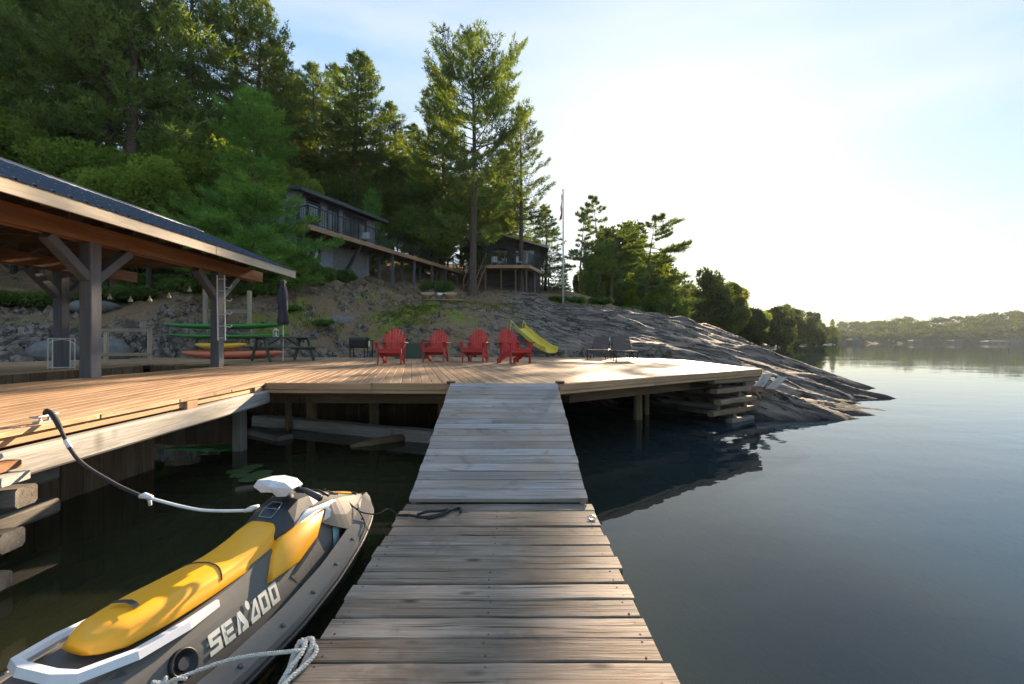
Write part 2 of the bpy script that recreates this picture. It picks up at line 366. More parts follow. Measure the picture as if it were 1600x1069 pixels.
ctrl += [(-13,14,.6),(-7,14,.25),(-2,13,.1),(3,13,.3),(5.2,12.6,.75),(5.9,14.5,.9),(-16,10,.4),(-18,13,1.6),(-18,5,.2),(-10,10,-.9),(-5,9,-1.1),(0,9,-1.0),(3.5,9.2,-.7),(4.4,10.6,.0),
         (5,7,-1.1),(9,7.5,-1.2),(12,9.5,-1.0),(13.5,13,-1.0),(15.5,18,-.9),(17.5,24,-.7),(20,32,-.6),(24,42,-.5),(-10,2,-1.6),(0,3,-1.6),(-20,0,-.4),(8,2,-2),
         (-25,30,9),(-30,18,5.5),(-35,40,14),(-12,45,10.5),(0,48,8.3),(8,48,6.5),(16,48,3.2),(-20,60,14),(0,65,10),(14,62,4.0),(24,60,.6),(-45,60,20),(0,90,12),(22,85,2.0),(34,80,-.6),(-60,20,10),(-50,0,5),(-60,90,22),
         (-30,5,2.5),(30,100,1.2),(15,100,7)]
ctrl = np.array(ctrl)
def tps_fit(pts, lam=.02):
    n = len(pts); d = np.linalg.norm(pts[:, None, :2]-pts[None, :, :2], axis=2); K = np.where(d > 0, d*d*np.log(d+1e-9), 0)+lam*np.eye(n)*10
    Pm = np.c_[np.ones(n), pts[:, :2]]; A = np.zeros((n+3, n+3)); A[:n, :n] = K; A[:n, n:] = Pm; A[n:, :n] = Pm.T
    return np.linalg.solve(A, np.r_[pts[:, 2], 0, 0, 0])
W_ = tps_fit(ctrl)
def base_h(x, y):
    x = np.atleast_1d(np.asarray(x, float)).ravel(); y = np.atleast_1d(np.asarray(y, float)).ravel(); out = np.zeros(len(x))
    for s in range(0, len(x), 20000):
        xx, yy = x[s:s+20000], y[s:s+20000]; d = np.hypot(xx[:, None]-ctrl[None, :, 0], yy[:, None]-ctrl[None, :, 1])
        out[s:s+20000] = (np.where(d > 0, d*d*np.log(d+1e-9), 0) @ W_[:len(ctrl)])+W_[-3]+W_[-2]*xx+W_[-1]*yy
    return out
_tab = rng0.random((256, 256))
def vnoise(x, y):
    xi = np.floor(x).astype(int); yi = np.floor(y).astype(int); fx = x-xi; fy = y-yi; fx = fx*fx*(3-2*fx); fy = fy*fy*(3-2*fy)
    g = lambda i, j: _tab[i % 256, j % 256]
    return (g(xi, yi)*(1-fx)+g(xi+1, yi)*fx)*(1-fy)+(g(xi, yi+1)*(1-fx)+g(xi+1, yi+1)*fx)*fy
def fbm(x, y, o=4):
    s = 0; a = .5
    for k in range(o): s = s+a*vnoise(x*2**k+17*k, y*2**k+31*k); a *= .5
    return s
def in_deck(x, y):                      # the timber decking covers these areas
    a = (x > -14.4) & (x < 5.62) & (y > 6) & (y < 17.35) & ((x-.65)*3.6-(y-6.4)*4.75 < .0)
    return a
def ground(x, y):
    x = np.atleast_1d(np.asarray(x, float)).ravel(); y = np.atleast_1d(np.asarray(y, float)).ravel()
    z = base_h(x, y)
    e = .51*x-.86*y; n = .86*x+.51*y
    right = np.clip((x+4)/6, 0, 1); near = np.clip((46-y)/12, 0, 1)
    wv = n+1.6*(fbm(e*.10+3, n*.25)-.5)+.12*(fbm(x*.9+7, y*.9)-.5)+.05*e
    def saw(q): f = q-np.floor(q); return np.where(f < .8, f/.8, (1-f)/.2)
    m1 = np.clip(fbm(e*.22+5, n*.6)*3-.9, 0, 1.2); m2 = np.clip(fbm(e*.35+15, n*.9+4)*3-1.0, 0, 1.2); m3 = np.clip(fbm(e*.5+25, n*1.5+8)*3-1.1, 0, 1.2)
    st = .12+.75*saw(wv*.36)*m1+.30*saw(wv*.95+.3)*m2+.10*saw(wv*2.3)*m3
    z = z+near*(.62*right+.06)*(st-.42)
    z = z+(1-right)*near*.6*(fbm(x*.4, y*.4, 3)-.5)
    # rounded ledges on the wooded slope
    q = fbm(x*.32+9, y*.45+3, 4)*5; f = q-np.floor(q)
    z = z+(1-right)*near*.38*(np.where(f < .72, f*.2, .144+(f-.72)*3.05)-.5)
    z = z+(.05+.03*(1-right))*(fbm(x*1.7, y*1.7, 5)-.5)
    z = np.where(in_deck(x, y), np.minimum(z, DECK-.32), z)
    return z
def gz(x, y): return float(ground(x, y)[0])
xs = np.concatenate([np.arange(-70, -21, 1.3), np.arange(-21, -8, .17), np.arange(-8, 14, .095), np.arange(14, 26, .3), np.arange(26, 46, 1.5)])
ys = np.concatenate([np.arange(-6, 6, 1.0), np.arange(6, 24, .11), np.arange(24, 40, .16), np.arange(40, 62, .6), np.arange(62, 112, 1.6)])
XX, YY = np.meshgrid(xs, ys); ZZ = ground(XX, YY).reshape(XX.shape)
nx, ny = len(xs), len(ys)
def grid_mesh(name, X, Y, Z):
    nx_, ny_ = X.shape[1], X.shape[0]; me = bpy.data.meshes.new(name)
    me.vertices.add(nx_*ny_); me.vertices.foreach_set('co', np.stack([X, Y, Z], -1).ravel())
    i = np.arange(nx_-1)[None, :]+np.arange(ny_-1)[:, None]*nx_
    q = np.stack([i, i+1, i+1+nx_, i+nx_], -1).reshape(-1, 4); nf = len(q)
    me.loops.add(nf*4); me.loops.foreach_set('vertex_index', q.ravel().astype(np.int32))
    me.polygons.add(nf); me.polygons.foreach_set('loop_start', np.arange(0, nf*4, 4, dtype=np.int32)); me.polygons.foreach_set('loop_total', np.full(nf, 4, np.int32))
    me.update(calc_edges=True); me.polygons.foreach_set('use_smooth', [True]*nf); return me
tm = grid_mesh('rock_shore', XX, YY, ZZ)
# what covers the rock: red = fallen needles, green = moss and grass
gy, gx = np.gradient(ZZ); slope = np.hypot(gx/np.gradient(XX, axis=1), gy/np.gradient(YY, axis=0))
lit = np.clip(.58-(XX+2)/9, 0, .58)*np.clip((YY-15)/4, 0, 1); lit = np.maximum(lit, np.clip((YY-36)/8, 0, .5))-.22*np.clip(slope-.35, 0, 1)
mos = np.zeros_like(XX)
for (px, py, d, rx, ry, a) in [(655,490,22,1.7,2.2,.62),(690,482,25,2.2,2.4,.6),(760,478,27,2.2,2,.5),(620,500,20.5,1.8,1.4,.55),(720,500,21,1.6,1.6,.5),(560,470,23,2,1.6,.45),(480,490,19.5,1.6,1.2,.5),(420,500,18.6,2,1,.5),(800,490,25,1.6,1.4,.4),(560,520,19.2,1.4,.8,.45),(450,440,24,4,2,.45),(350,470,20,3,2,.4),(500,500,20,1.5,1,.4),(860,470,33,3,2,.45),(60,490,17.5,4,2,.4),(250,455,21,5,2,.42),(900,480,34,4,2.5,.5),(960,488,36,4,3,.5)]:
    p = P(px, py, d); mos = np.maximum(mos, a*np.exp(-((XX-p.x)/rx)**2-((YY-p.y)/ry)**2))
cov = np.zeros((nx*ny, 4)); cov[:, 0] = np.clip(lit, 0, 1).ravel(); cov[:, 1] = mos.ravel(); cov[:, 3] = 1
ca = tm.color_attributes.new('cover', 'FLOAT_COLOR', 'POINT'); ca.data.foreach_set('color', cov.ravel())
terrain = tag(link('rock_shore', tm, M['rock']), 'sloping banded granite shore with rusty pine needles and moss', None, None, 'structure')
lake = tag(MB().add([(-2500,-1500,0),(2500,-1500,0),(2500,3500,0),(-2500,3500,0)], [(0,1,2,3)]).build('lake', M['water']), 'calm dark lake mirroring the pale sky', None, None, 'structure')
bed = tag(MB().add([(-2500,-1500,-2.6),(2500,-1500,-2.6),(2500,3500,-2.6),(-2500,3500,-2.6)], [(0,1,2,3)]).build('lake_bed', M['bed']), 'dark lake bed', None, None, 'structure')

# ------------------------------------------------------------------ far shores
def poly_land(name, shore, height, width, label):
    """a wooded bank whose foot follows the shore line"""
    V = []; nrow = 6
    for i, (x, y) in enumerate(shore):
        a = Vector(shore[max(i-1, 0)]); b_ = Vector(shore[min(i+1, len(shore)-1)]); t = (b_-a).normalized(); n = Vector((-t.y, t.x))
        for k in range(nrow):
            u = k/(nrow-1); hh = height(i/(len(shore)-1))
            V.append((x+n.x*width*u, y+n.y*width*u, -.6+(hh+.6)*(u**.7)))
    Fc = [(i*nrow+k, (i+1)*nrow+k, (i+1)*nrow+k+1, i*nrow+k+1) for i in range(len(shore)-1) for k in range(nrow-1)]
    return tag(MB().add(V, Fc).build(name, M['bed'], None, True), label, None, None, 'structure')
head_shore = [(30, 62), (40, 74), (54, 92), (74, 118), (102, 150), (140, 198), (186, 252), (232, 318), (268, 370)]
far_shore = [(700, 250), (610, 330), (530, 395), (450, 440), (380, 470), (310, 480), (262, 500), (225, 560)]
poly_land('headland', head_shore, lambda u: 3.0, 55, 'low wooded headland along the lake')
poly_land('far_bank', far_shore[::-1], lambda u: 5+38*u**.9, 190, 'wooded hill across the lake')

# ------------------------------------------------------------------ trees
def tri_mesh(name, T):
    T = np.asarray(T, np.float32).reshape(-1, 3); n = len(T)//3; me = bpy.data.meshes.new(name)
    me.vertices.add(n*3); me.vertices.foreach_set('co', T.ravel()); me.loops.add(n*3); me.loops.foreach_set('vertex_index', np.arange(n*3, dtype=np.int32))
    me.polygons.add(n); me.polygons.foreach_set('loop_start', np.arange(0, n*3, 3, dtype=np.int32)); me.polygons.foreach_set('loop_total', np.full(n, 3, np.int32))
    me.update(calc_edges=True); return me
def unit(a): return a/np.maximum(np.linalg.norm(a, axis=-1, keepdims=True), 1e-9)
def needles(pts, dirs, k, L, Wd, rng, spread=.8):
    p = np.repeat(np.asarray(pts), k, 0); d = np.repeat(np.asarray(dirs), k, 0)
    d = unit(d+rng.normal(0, spread, d.shape)); l = L*rng.uniform(.6, 1.25, (len(p), 1)); w = Wd*rng.uniform(.7, 1.3, (len(p), 1))
    side = unit(np.cross(d, rng.normal(0, 1, d.shape))); p = p+rng.normal(0, L*.22, p.shape)
    return np.stack([p-side*w/2, p+side*w/2, p+d*l], 1)
def pine(name, seed, H, cb, Rmax, nb, mat, bark='bark', prof=None, e0=-5, e1=45, tip=.25, k=7, L=.26, Wd=.055, tr=.02, asym=0, az0=0, lean=0, sub=1.0, gaps=0, dense=1.0, dead=6, lv=(.62, 1.18), inner=.22):
    rng = np.random.default_rng(seed); root = bpy.data.objects.new(name, None)
    prof = prof or (lambda t: (1-t)**.75)
    ph = rng.uniform(0, 6.28, 2)
    def axis(t): return np.array([math.sin(t*3+ph[0])*.018*H*t+lean*t*t*math.cos(az0), math.sin(t*2.4+ph[1])*.018*H*t+lean*t*t*math.sin(az0), t*H])
    tk = MB(); ts = np.linspace(0, 1, 14); tk.tube([axis(t)-(np.array([0, 0, .6]) if t == 0 else 0) for t in ts], [max(.012, H*tr*(1-t)**.85*(1.25 if t == 0 else 1)) for t in ts], 9)
    br = MB(); TP = []; TD = []
    gapz = [(rng.uniform(cb, .9), rng.uniform(.015, .03)) for _ in range(gaps)]
    for i in range(nb):
        t = cb+(1-cb)*((i+rng.uniform(0, .9))/nb)**.95
        if any(abs(t-g) < w for g, w in gapz) and rng.random() < .8: continue
        az = i*2.39996+rng.normal(0, .35); u = (t-cb)/(1-cb)
        ln = Rmax*prof(u)*rng.uniform(*lv)*(1+asym*math.cos(az-az0))+.25
        el = R(e0+(e1-e0)*u+rng.normal(0, 7)); b0 = axis(t); d = np.array([math.cos(az), math.sin(az), 0])
        pts = []
        for j in range(6):
            s = j/5; r_ = ln*s; pts.append(b0+d*r_*math.cos(el)+np.array([0, 0, r_*math.sin(el)+tip*ln*s*s*.6-.06*ln*math.sin(s*3.1)])+rng.normal(0, .02*ln, 3)*s)
        br.tube(pts, [max(.008, .011*ln+.006)*(1-.8*j/5) for j in range(6)], 4, False)
        ns = max(3, int(ln*5.0*sub))
        for q in range(ns):
            s = inner+(1-inner)*(q+rng.random())/ns; j = min(4, int(s*5)); f = s*5-j; c = pts[j]*(1-f)+pts[j+1]*f
            tang = unit(pts[j+1]-pts[j]); sgn = 1 if q % 2 else -1
            lat = unit(np.cross(tang, [0, 0, 1]))*sgn; sl = ln*(.40*(1.1-s)+.10)*rng.uniform(.6, 1.2)
            sd_ = unit(tang*.75+lat*.9+np.array([0, 0, rng.normal(.12, .18)])); nt = max(2, int(sl/.17*dense))
            for g in range(nt):
                w = (g+1)/nt; TP.append(c+sd_*sl*w+np.array([0, 0, .05*w])); TD.append(unit(sd_*.7+np.array([0, 0, .55])+rng.normal(0, .2, 3)))
        for g in range(max(2, int(4*dense))): TP.append(pts[5]-(pts[5]-pts[4])*g*.3); TD.append(unit(unit(pts[5]-pts[4])+np.array([0, 0, .5])))
    for i in range(dead):
        t = rng.uniform(cb*.35, cb+.08); az = rng.uniform(0, 6.28); b0 = axis(t); ln = rng.uniform(.15, .45)*Rmax
        br.tube([b0, b0+np.array([math.cos(az)*ln*.6, math.sin(az)*ln*.6, -.02*ln]), b0+np.array([math.cos(az)*ln, math.sin(az)*ln, -.12*ln])], [.02, .012, .004], 4, False)
    top = axis(1.0)
    for g in range(10): TP.append(top-np.array([0, 0, g*.12])); TD.append(np.array([0, 0, 1.0]))
    T = needles(TP, TD, k, L, Wd, rng)
    return dict(trunk=tk.mesh('trunk'), limbs=br.mesh('limbs'), crown=tri_mesh('crown', T), mat=mat, bark=bark, n=len(T))
def broad(name, seed, H, cb, Rx, lobes, leaves, size, mat, bark='barkdark', squash=.8):
    rng = np.random.default_rng(seed); tk = MB(); br = MB(); top = H*.72
    ax = lambda t: np.array([math.sin(t*4+seed)*.03*H*t, math.cos(t*3+seed)*.03*H*t, t*top])
    tk.tube([ax(t)-(np.array([0, 0, .5]) if t == 0 else 0) for t in np.linspace(0, 1, 7)], [max(.03, H*.019*(1-.8*t)) for t in np.linspace(0, 1, 7)], 8)
    T = []
    zc = H*(cb+1)/2; hz = H*(1-cb)/2
    for i in range(lobes):
        v = unit(rng.normal(0, 1, 3)); r_ = rng.uniform(.25, .82); c = np.array([v[0]*Rx*r_, v[1]*Rx*r_, zc+v[2]*hz*r_*squash*1.1]); lr = Rx*rng.uniform(.24, .48)
        b0 = ax(min(.98, max(.3, (c[2]-.25*H)/top))); br.tube([b0, (b0+c)/2+np.array([0, 0, .04*H]), c], [.012*H*.5, .008*H*.5, .01], 4, False)
        n = leaves//lobes; dv = unit(rng.normal(0, 1, (n, 3))); rr = lr*rng.uniform(.35, 1.08, (n, 1))**.6; p = c+dv*rr*np.array([1, 1, squash])
        d = unit(dv*.5+rng.normal(0, .8, (n, 3))+np.array([0, 0, -.15])); side = unit(np.cross(d, rng.normal(0, 1, (n, 3)))); l = size*rng.uniform(.6, 1.3, (n, 1))
        T.append(np.stack([p-side*l*.42, p+side*l*.42, p+d*l], 1))
    return dict(trunk=tk.mesh('trunk'), limbs=br.mesh('limbs'), crown=tri_mesh('crown', np.concatenate(T)), mat=mat, bark=bark)
def plant(proto, name, x, y, s, rz, label, cat='tree', group=None, z=None, sz=None, parts=True, tilt=(0, 0)):
    o = thing(name, (x, y, gz(x, y)-.05 if z is None else z), label, cat, group, rz); o.scale = (s, s, sz or s); o.rotation_euler = (tilt[0], tilt[1], rz)
    c = link('crown', proto['crown'], M[proto['mat']], o)
    if parts:
        tk_ = link('trunk', proto['trunk'], M[proto['bark']], o, False); link('limbs', proto['limbs'], M[proto['bark']], tk_)['kind'] = 'stuff'
    return o
PR = {}
PR['hero'] = pine('hero', 11, 19, .20, 4.5, 120, 'pine', prof=lambda u: float(np.interp(u, [0, .15, .35, .6, .8, .93, 1], [.75, .5, .72, 1.0, .8, .30, .06])), e0=2, e1=38, tip=.32, k=11, L=.30, Wd=.06, tr=.0175, gaps=5, sub=.75, asym=.12, az0=0, lv=(.45, 1.25), inner=.35, dense=.9)
PR['tall'] = pine('tall', 5, 18, .28, 3.9, 120, 'pine', prof=lambda u: (.7+.3*math.sin(u*3))*(1-u)**.62, e0=-6, e1=42, tip=.3, k=8, L=.28, Wd=.058, tr=.0155, gaps=5, sub=.8, lv=(.4, 1.2), inner=.35)
PR['full'] = pine('full', 23, 17, .12, 3.9, 165, 'pine', prof=lambda u: (1-u)**.62*(.85+.2*math.sin(u*17)), e0=-8, e1=40, tip=.2, k=8, L=.27, Wd=.06, tr=.015, sub=1.0)
PR['soft'] = pine('soft', 31, 8, .10, 2.7, 120, 'pinesoft', prof=lambda u: (1-u)**.6*(.75+.25*math.sin(u*9)), e0=-4, e1=38, tip=.10, k=9, L=.20, Wd=.036, tr=.014, sub=1.5, dense=1.45, dead=0)
PR['wind'] = pine('wind', 41, 11, .34, 2.7, 48, 'pine', prof=lambda u: (.75+.4*math.sin(u*11))*(1-u)**.45*.9, e0=2, e1=22, tip=.18, k=14, L=.28, Wd=.055, tr=.014, asym=.45, az0=.3, lean=.8, gaps=5)
PR['wind2'] = pine('wind2', 47, 11, .42, 2.9, 40, 'pine', prof=lambda u: (.55+.55*abs(math.sin(u*8+1)))*(1-u)**.4, e0=-4, e1=18, tip=.1, k=14, L=.28, Wd=.055, tr=.014, asym=.5, az0=-.2, lean=1.0, gaps=5)
PR['spruce'] = pine('spruce', 53, 10, .04, 2.1, 110, 'spruce', 'barkdark', prof=lambda u: (1-u)**.85, e0=-16, e1=25, tip=.1, k=8, L=.20, Wd=.05, tr=.013, sub=1.2, dead=0)
PR['oak'] = broad('oak', 61, 11, .22, 3.7, 26, 30000, .24, 'leaf')
PR['birch'] = broad('birch', 67, 12, .2, 2.6, 22, 24000, .22, 'leafyellow', squash=1.1)
PR['dense'] = broad('dense', 71, 10, .06, 3.6, 30, 34000, .24, 'leaf', squash=.95)
PR['bank'] = broad('bank', 73, 10, .0, 3.6, 46, 18000, .40, 'headleaf', squash=1.0)
PR['bank2'] = broad('bank2', 74, 12, .0, 3.2, 50, 18000, .38, 'headleaf', squash=1.15)
PR['bush'] = broad('bush', 79, 1.3, .02, .95, 14, 5000, .11, 'shrub')
PR['juniper'] = broad('juniper', 83, .7, .02, 1.1, 16, 6000, .09, 'shrub', squash=.55)

def at_px(px, d): return ((px-800)/F*d, d)
def tree_px(kind, name, px, d, top, label, rz=0, group=None, wide=1.0, H=None, tilt=(0, 0)):
    x, y = at_px(px, d); z = gz(x, y); hz = CZ+(HY-top)/F*d-z
    Hs = {'hero':20.0,'tall':18,'full':17,'soft':8,'wind':11,'wind2':11,'spruce':10,'oak':10.4,'birch':11.4,'dense':9.6}[kind]
    s = hz/Hs; return plant(PR[kind], name, x, y, s*wide, rz, label, 'tree', group, z-.1, s, True, tilt)
tree_px('hero', 'pine_tree', 738, 33.5, 42, 'tallest open-crowned pine rising beside the stairs of the dark cottage', rz=.4, wide=.92)
tree_px('tall', 'pine_tree', 814, 39, 168, 'slim pine with bare gaps just behind the dark cottage roof', rz=1.0, wide=1.0)
tree_px('full', 'pine_tree', 690, 38, 128, 'dark dense pine directly behind the tallest pine', rz=2.2, wide=1.2)
tree_px('full', 'pine_tree', 556, 40, 86, 'tall pointed pine standing behind the walkway next to the grey cabin', rz=.2, wide=1.3)
tree_px('tall', 'pine_tree', 497, 41, 108, 'tall pine rising straight behind the grey cabin roof', rz=3.1, wide=1.35)
tree_px('full', 'pine_tree', 612, 44, 165, 'dense pine half hidden behind the walkway pines', rz=4.1, wide=1.25)
tree_px('tall', 'pine_tree', 528, 46, 104, 'slender pine top between the two tall pines behind the grey cabin', rz=1.9, wide=1.2)
tree_px('full', 'pine_tree', 644, 47, 196, 'shorter pine in the gap left of the tallest pine', rz=.9, wide=1.2)
tree_px('full', 'pine_tree', 462, 43, 128, 'broad pine standing over the left end of the grey cabin roof', rz=5.9, wide=1.2)
tree_px('full', 'pine_tree', 782, 44, 236, 'broad low pine between the tallest pine and the slim one', rz=.3, wide=1.3)
tree_px('tall', 'pine_tree', 404, 33, 2, 'tall pine at the edge of the forest above the soft young pine', rz=5, wide=1.0)
tree_px('soft', 'pine_tree', 392, 20.0, 150, 'soft bushy young pine in front of the grey cabin', rz=.6, wide=1.12)
tree_px('soft', 'pine_tree', 662, 40, 250, 'soft young pine growing just behind the raised walkway', rz=2.0, wide=.95)
tree_px('soft', 'pine_tree', 583, 33.5, 300, 'small young pine leaning over the walkway railing', rz=3.0, wide=.8)
tree_px('spruce', 'spruce_tree', 852, 43, 322, 'bushy dark evergreen beside the flagpole', rz=.5, wide=1.5)
tree_px('spruce', 'spruce_tree', 812, 47, 300, 'dark evergreen behind the dark cottage deck railing', rz=1.5, wide=1.4)
tree_px('spruce', 'spruce_tree', 772, 50, 270, 'dark evergreen behind the dark cottage roof ridge', rz=2.5, wide=1.4)
tree_px('wind', 'pine_tree', 905, 52, 330, 'thin wind-bent pine beside the flagpole on the rocky ridge', rz=.2, wide=1.0)
tree_px('wind', 'pine_tree', 938, 54, 305, 'tallest thin windswept pine on the rocky ridge', rz=2.0, wide=.9)
tree_px('wind2', 'pine_tree', 955, 46, 352, 'windswept pine with a long flat branch and thick bare trunk', rz=.1, wide=1.25)
tree_px('wind2', 'pine_tree', 1008, 58, 338, 'windswept pine on the ridge nearest the glare of the sun', rz=.4, wide=1.0)
tree_px('wind', 'pine_tree', 1048, 55, 420, 'short windswept pine at the low end of the ridge', rz=.4, wide=1.0)
tree_px('wind2', 'pine_tree', 1072, 62, 438, 'small windswept pine where the ridge meets the headland', rz=1.4, wide=1.0)
rr = random.Random(4)
for px, d, top, kd in [(368,31,-40,'tall'),(292,27,-120,'tall'),(248,32,-70,'tall'),(207,24.5,-220,'tall'),(150,29,-160,'tall'),(95,26,-200,'full'),(40,30,-160,'tall'),(-30,26,-220,'full'),(-120,24,-200,'full'),(430,38,70,'full'),(170,25,-120,'tall')]:
    tree_px(kd, 'pine_tree', px, d, top, 'tall open forest pine with a bare lower trunk behind the boat shelter' if kd == 'tall' else 'dense dark forest pine branched to the ground behind the boat shelter', rr.uniform(0, 6), 'open forest pines behind the boat shelter' if kd == 'tall' else 'dense forest pines behind the boat shelter')
for px, d, top, kd in [(20,22,180,'dense'),(95,21.5,230,'oak'),(165,22,220,'dense'),(235,21,250,'oak'),(300,24,210,'dense'),(-60,20,150,'oak'),(270,28,170,'birch'),(130,27,140,'birch'),(10,29,110,'oak'),(350,27,200,'birch'),(440,32,250,'oak'),(-160,22,100,'dense')]:
    lb = {'dense': 'dense round-crowned green tree', 'oak': 'spreading green oak-like tree', 'birch': 'slender yellow-green tree'}[kd]
    tree_px(kd, 'leafy_tree', px, d, top, lb+' in the shaded wood above the boat shelter', rr.uniform(0, 6), lb+'s above the boat shelter', 1.0)
for px, d, top, kd in [(470,46,240,'birch'),(520,48,230,'oak'),(575,50,240,'birch'),(630,50,250,'oak'),(670,47,290,'birch'),(720,52,280,'oak'),(765,55,310,'birch'),(545,43,290,'birch'),(640,41,330,'oak'),(700,43,340,'birch')]:
    tree_px(kd, 'leafy_tree', px, d, top, 'sunlit yellow-green leafy tree behind the raised walkway', rr.uniform(0, 6), 'leafy trees behind the walkway', 1.15)
for px, d, top, kd in [(880,60,405,'spruce'),(918,64,395,'full'),(945,66,410,'birch'),(975,64,408,'full'),(1000,68,405,'full'),(1030,70,425,'full'),(1055,72,435,'spruce'),(1085,76,448,'full'),(900,55,430,'birch'),(985,56,440,'birch'),(1020,58,455,'oak'),(1062,62,462,'full'),(940,54,440,'full')]:
    lb = 'bushy pine filling the ridge between the windswept pines' if kd == 'full' else 'low dark spruce on the ridge behind the flagpole' if kd == 'spruce' else 'low sunlit leafy tree on the ridge under the windswept pines'
    tree_px(kd, 'ridge_tree', px, d, top, lb, rr.uniform(0, 6), {'full': 'bushy pines along the ridge', 'spruce': 'spruces along the ridge'}.get(kd, 'low leafy trees along the ridge'), 1.05 if kd == 'full' else .9)
# headland along the lake
kd_group = {'oak': 'spreading trees on the headland', 'birch': 'slender trees on the headland', 'dense': 'round trees on the headland', 'bank': 'shaggy trees on the headland', 'bank2': 'tall shaggy trees on the headland'}
for i in range(54):
    u = i/53; k = u*(len(head_shore)-1.001); a = int(k); f = k-a
    x = head_shore[a][0]*(1-f)+head_shore[a+1][0]*f; y = head_shore[a][1]*(1-f)+head_shore[a+1][1]*f
    row = i % 3; x += (-4-row*9)*.8+rr.uniform(-2, 2); y += (4+row*9)*.6+rr.uniform(-2, 2); d = y
    s = rr.uniform(.75, 1.15)*(.85+.28*row)*(1.15-.1*u)
    kd = rr.choice(['oak', 'birch', 'bank', 'bank', 'bank2', 'bank2', 'spruce', 'full'])
    if kd in ('spruce', 'full'): plant(PR[kd], 'headland_pine', x, y, s*(1.1 if kd == 'spruce' else .72), rr.uniform(0, 6), 'dark pointed evergreen among the leafy trees of the headland', 'tree', 'evergreens on the headland', .1)
    else: plant(PR[kd], 'headland_tree', x, y, s*rr.uniform(.85, 1.1), rr.uniform(0, 6), {'oak': 'spreading leafy tree on the low headland at the water', 'birch': 'slender yellow-green tree on the low headland at the water', 'dense': 'round dense tree on the low headland at the water', 'bank': 'shaggy low-branched tree on the low headland at the water', 'bank2': 'tall shaggy tree on the low headland at the water'}[kd], 'tree', kd_group[kd], .1)
# wood on the far hill: one mass
def far_wood():
    rng = np.random.default_rng(8); T = []
    fs = far_shore
    for i in range(1500):
        u = rng.random(); k = u*(len(fs)-1.001); a = int(k); f = k-a; x = fs[a][0]*(1-f)+fs[a+1][0]*f; y = fs[a][1]*(1-f)+fs[a+1][1]*f
        t = Vector((fs[a+1][0]-fs[a][0], fs[a+1][1]-fs[a][1])).normalized(); n = (t.y, -t.x); w = rng.random()**1.3*175
        x += n[0]*w; y += n[1]*w; hh = 5+38*(1-u)**.9; z = -.6+(hh+.6)*((w/190)**.7); r_ = rng.uniform(3.2, 6.2); m = 90
        dv = unit(rng.normal(0, 1, (m, 3))); dv[:, 2] = np.abs(dv[:, 2])*1.0-.15; p = np.array([x, y, z+r_*.7])+dv*r_*rng.uniform(.75, 1.05, (m, 1))*np.array([1, 1, 1.05])
        d = unit(dv*.4+rng.normal(0, .8, (m, 3))); sd_ = unit(np.cross(d, rng.normal(0, 1, (m, 3)))); l = rng.uniform(1.1, 2.1, (m, 1)); T.append(np.stack([p-sd_*l*.45, p+sd_*l*.45, p+d*l], 1))
    return tri_mesh('far_wood', np.concatenate(T))
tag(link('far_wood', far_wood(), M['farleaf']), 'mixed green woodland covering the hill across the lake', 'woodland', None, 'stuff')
# shrubs by the cabin, on the slope
for px, py, d, s, kd in [(455,425,23.5,1.4,'bush'),(480,430,24,1.1,'bush'),(505,436,24.5,.8,'bush'),(694,452,31,.75,'bush'),(668,452,31,.6,'bush'),(430,440,22,1.5,'bush'),(540,440,27,.7,'bush')]:
    x, y = at_px(px, d); plant(PR[kd], 'leafy_bush', x, y, s, rr.uniform(0, 6), 'green bush growing at the foot of the cabin and walkway', 'bush', 'bushes along the cabin')
for px, d, s in [(400,20,1.0),(350,20.5,1.2),(300,21,1.2),(200,20.5,1.3),(120,20,1.2),(40,19,1.2),(250,22.5,1.5),(380,22,1.2),(455,19.5,.5),(505,19.3,.45),(160,23,1.5)]:
    x, y = at_px(px, d); plant(PR['juniper'], 'low_juniper', x, y, s, rr.uniform(0, 6), 'low spreading green shrub on the slope behind the boat shelter', 'shrub', 'low shrubs on the left slope')
for px, d, s in [(900,38,1.2),(940,39,1.3),(985,38,1.2),(1030,40,1.1),(870,37,1.0)]:
    x, y = at_px(px, d); plant(PR['juniper'], 'ridge_bush', x, y, s*.85, rr.uniform(0, 6), 'sunlit bush along the top of the bare rock', 'bush', 'bushes along the top of the rock')
def grass():
    rng = np.random.default_rng(12); pts = []
    for (px, py, d, rx, ry, n) in [(655,490,22,1.5,1.8,1500),(690,482,25,1.9,1.9,1700),(760,478,27,1.8,1.6,900),(620,500,20.5,1.1,1,600),(890,478,34,3,2,900),(450,440,23.5,3,1.2,700),(500,500,19.6,1,.6,300)]:
        p = P(px, py, d); pts.append(np.c_[rng.normal(p.x, rx*.6, n), rng.normal(p.y, ry*.6, n)])
    q = np.concatenate(pts); z = ground(q[:, 0], q[:, 1]); b_ = np.c_[q, z-.01]; k = 3
    return tri_mesh('grass', needles(b_, np.tile([0, 0, 1.0], (len(b_), 1)), k, .13, .03, rng, .45))
tag(link('grass', grass(), M['grass']), 'short sunlit grass and moss in the hollows of the rock', 'grass', None, 'stuff')

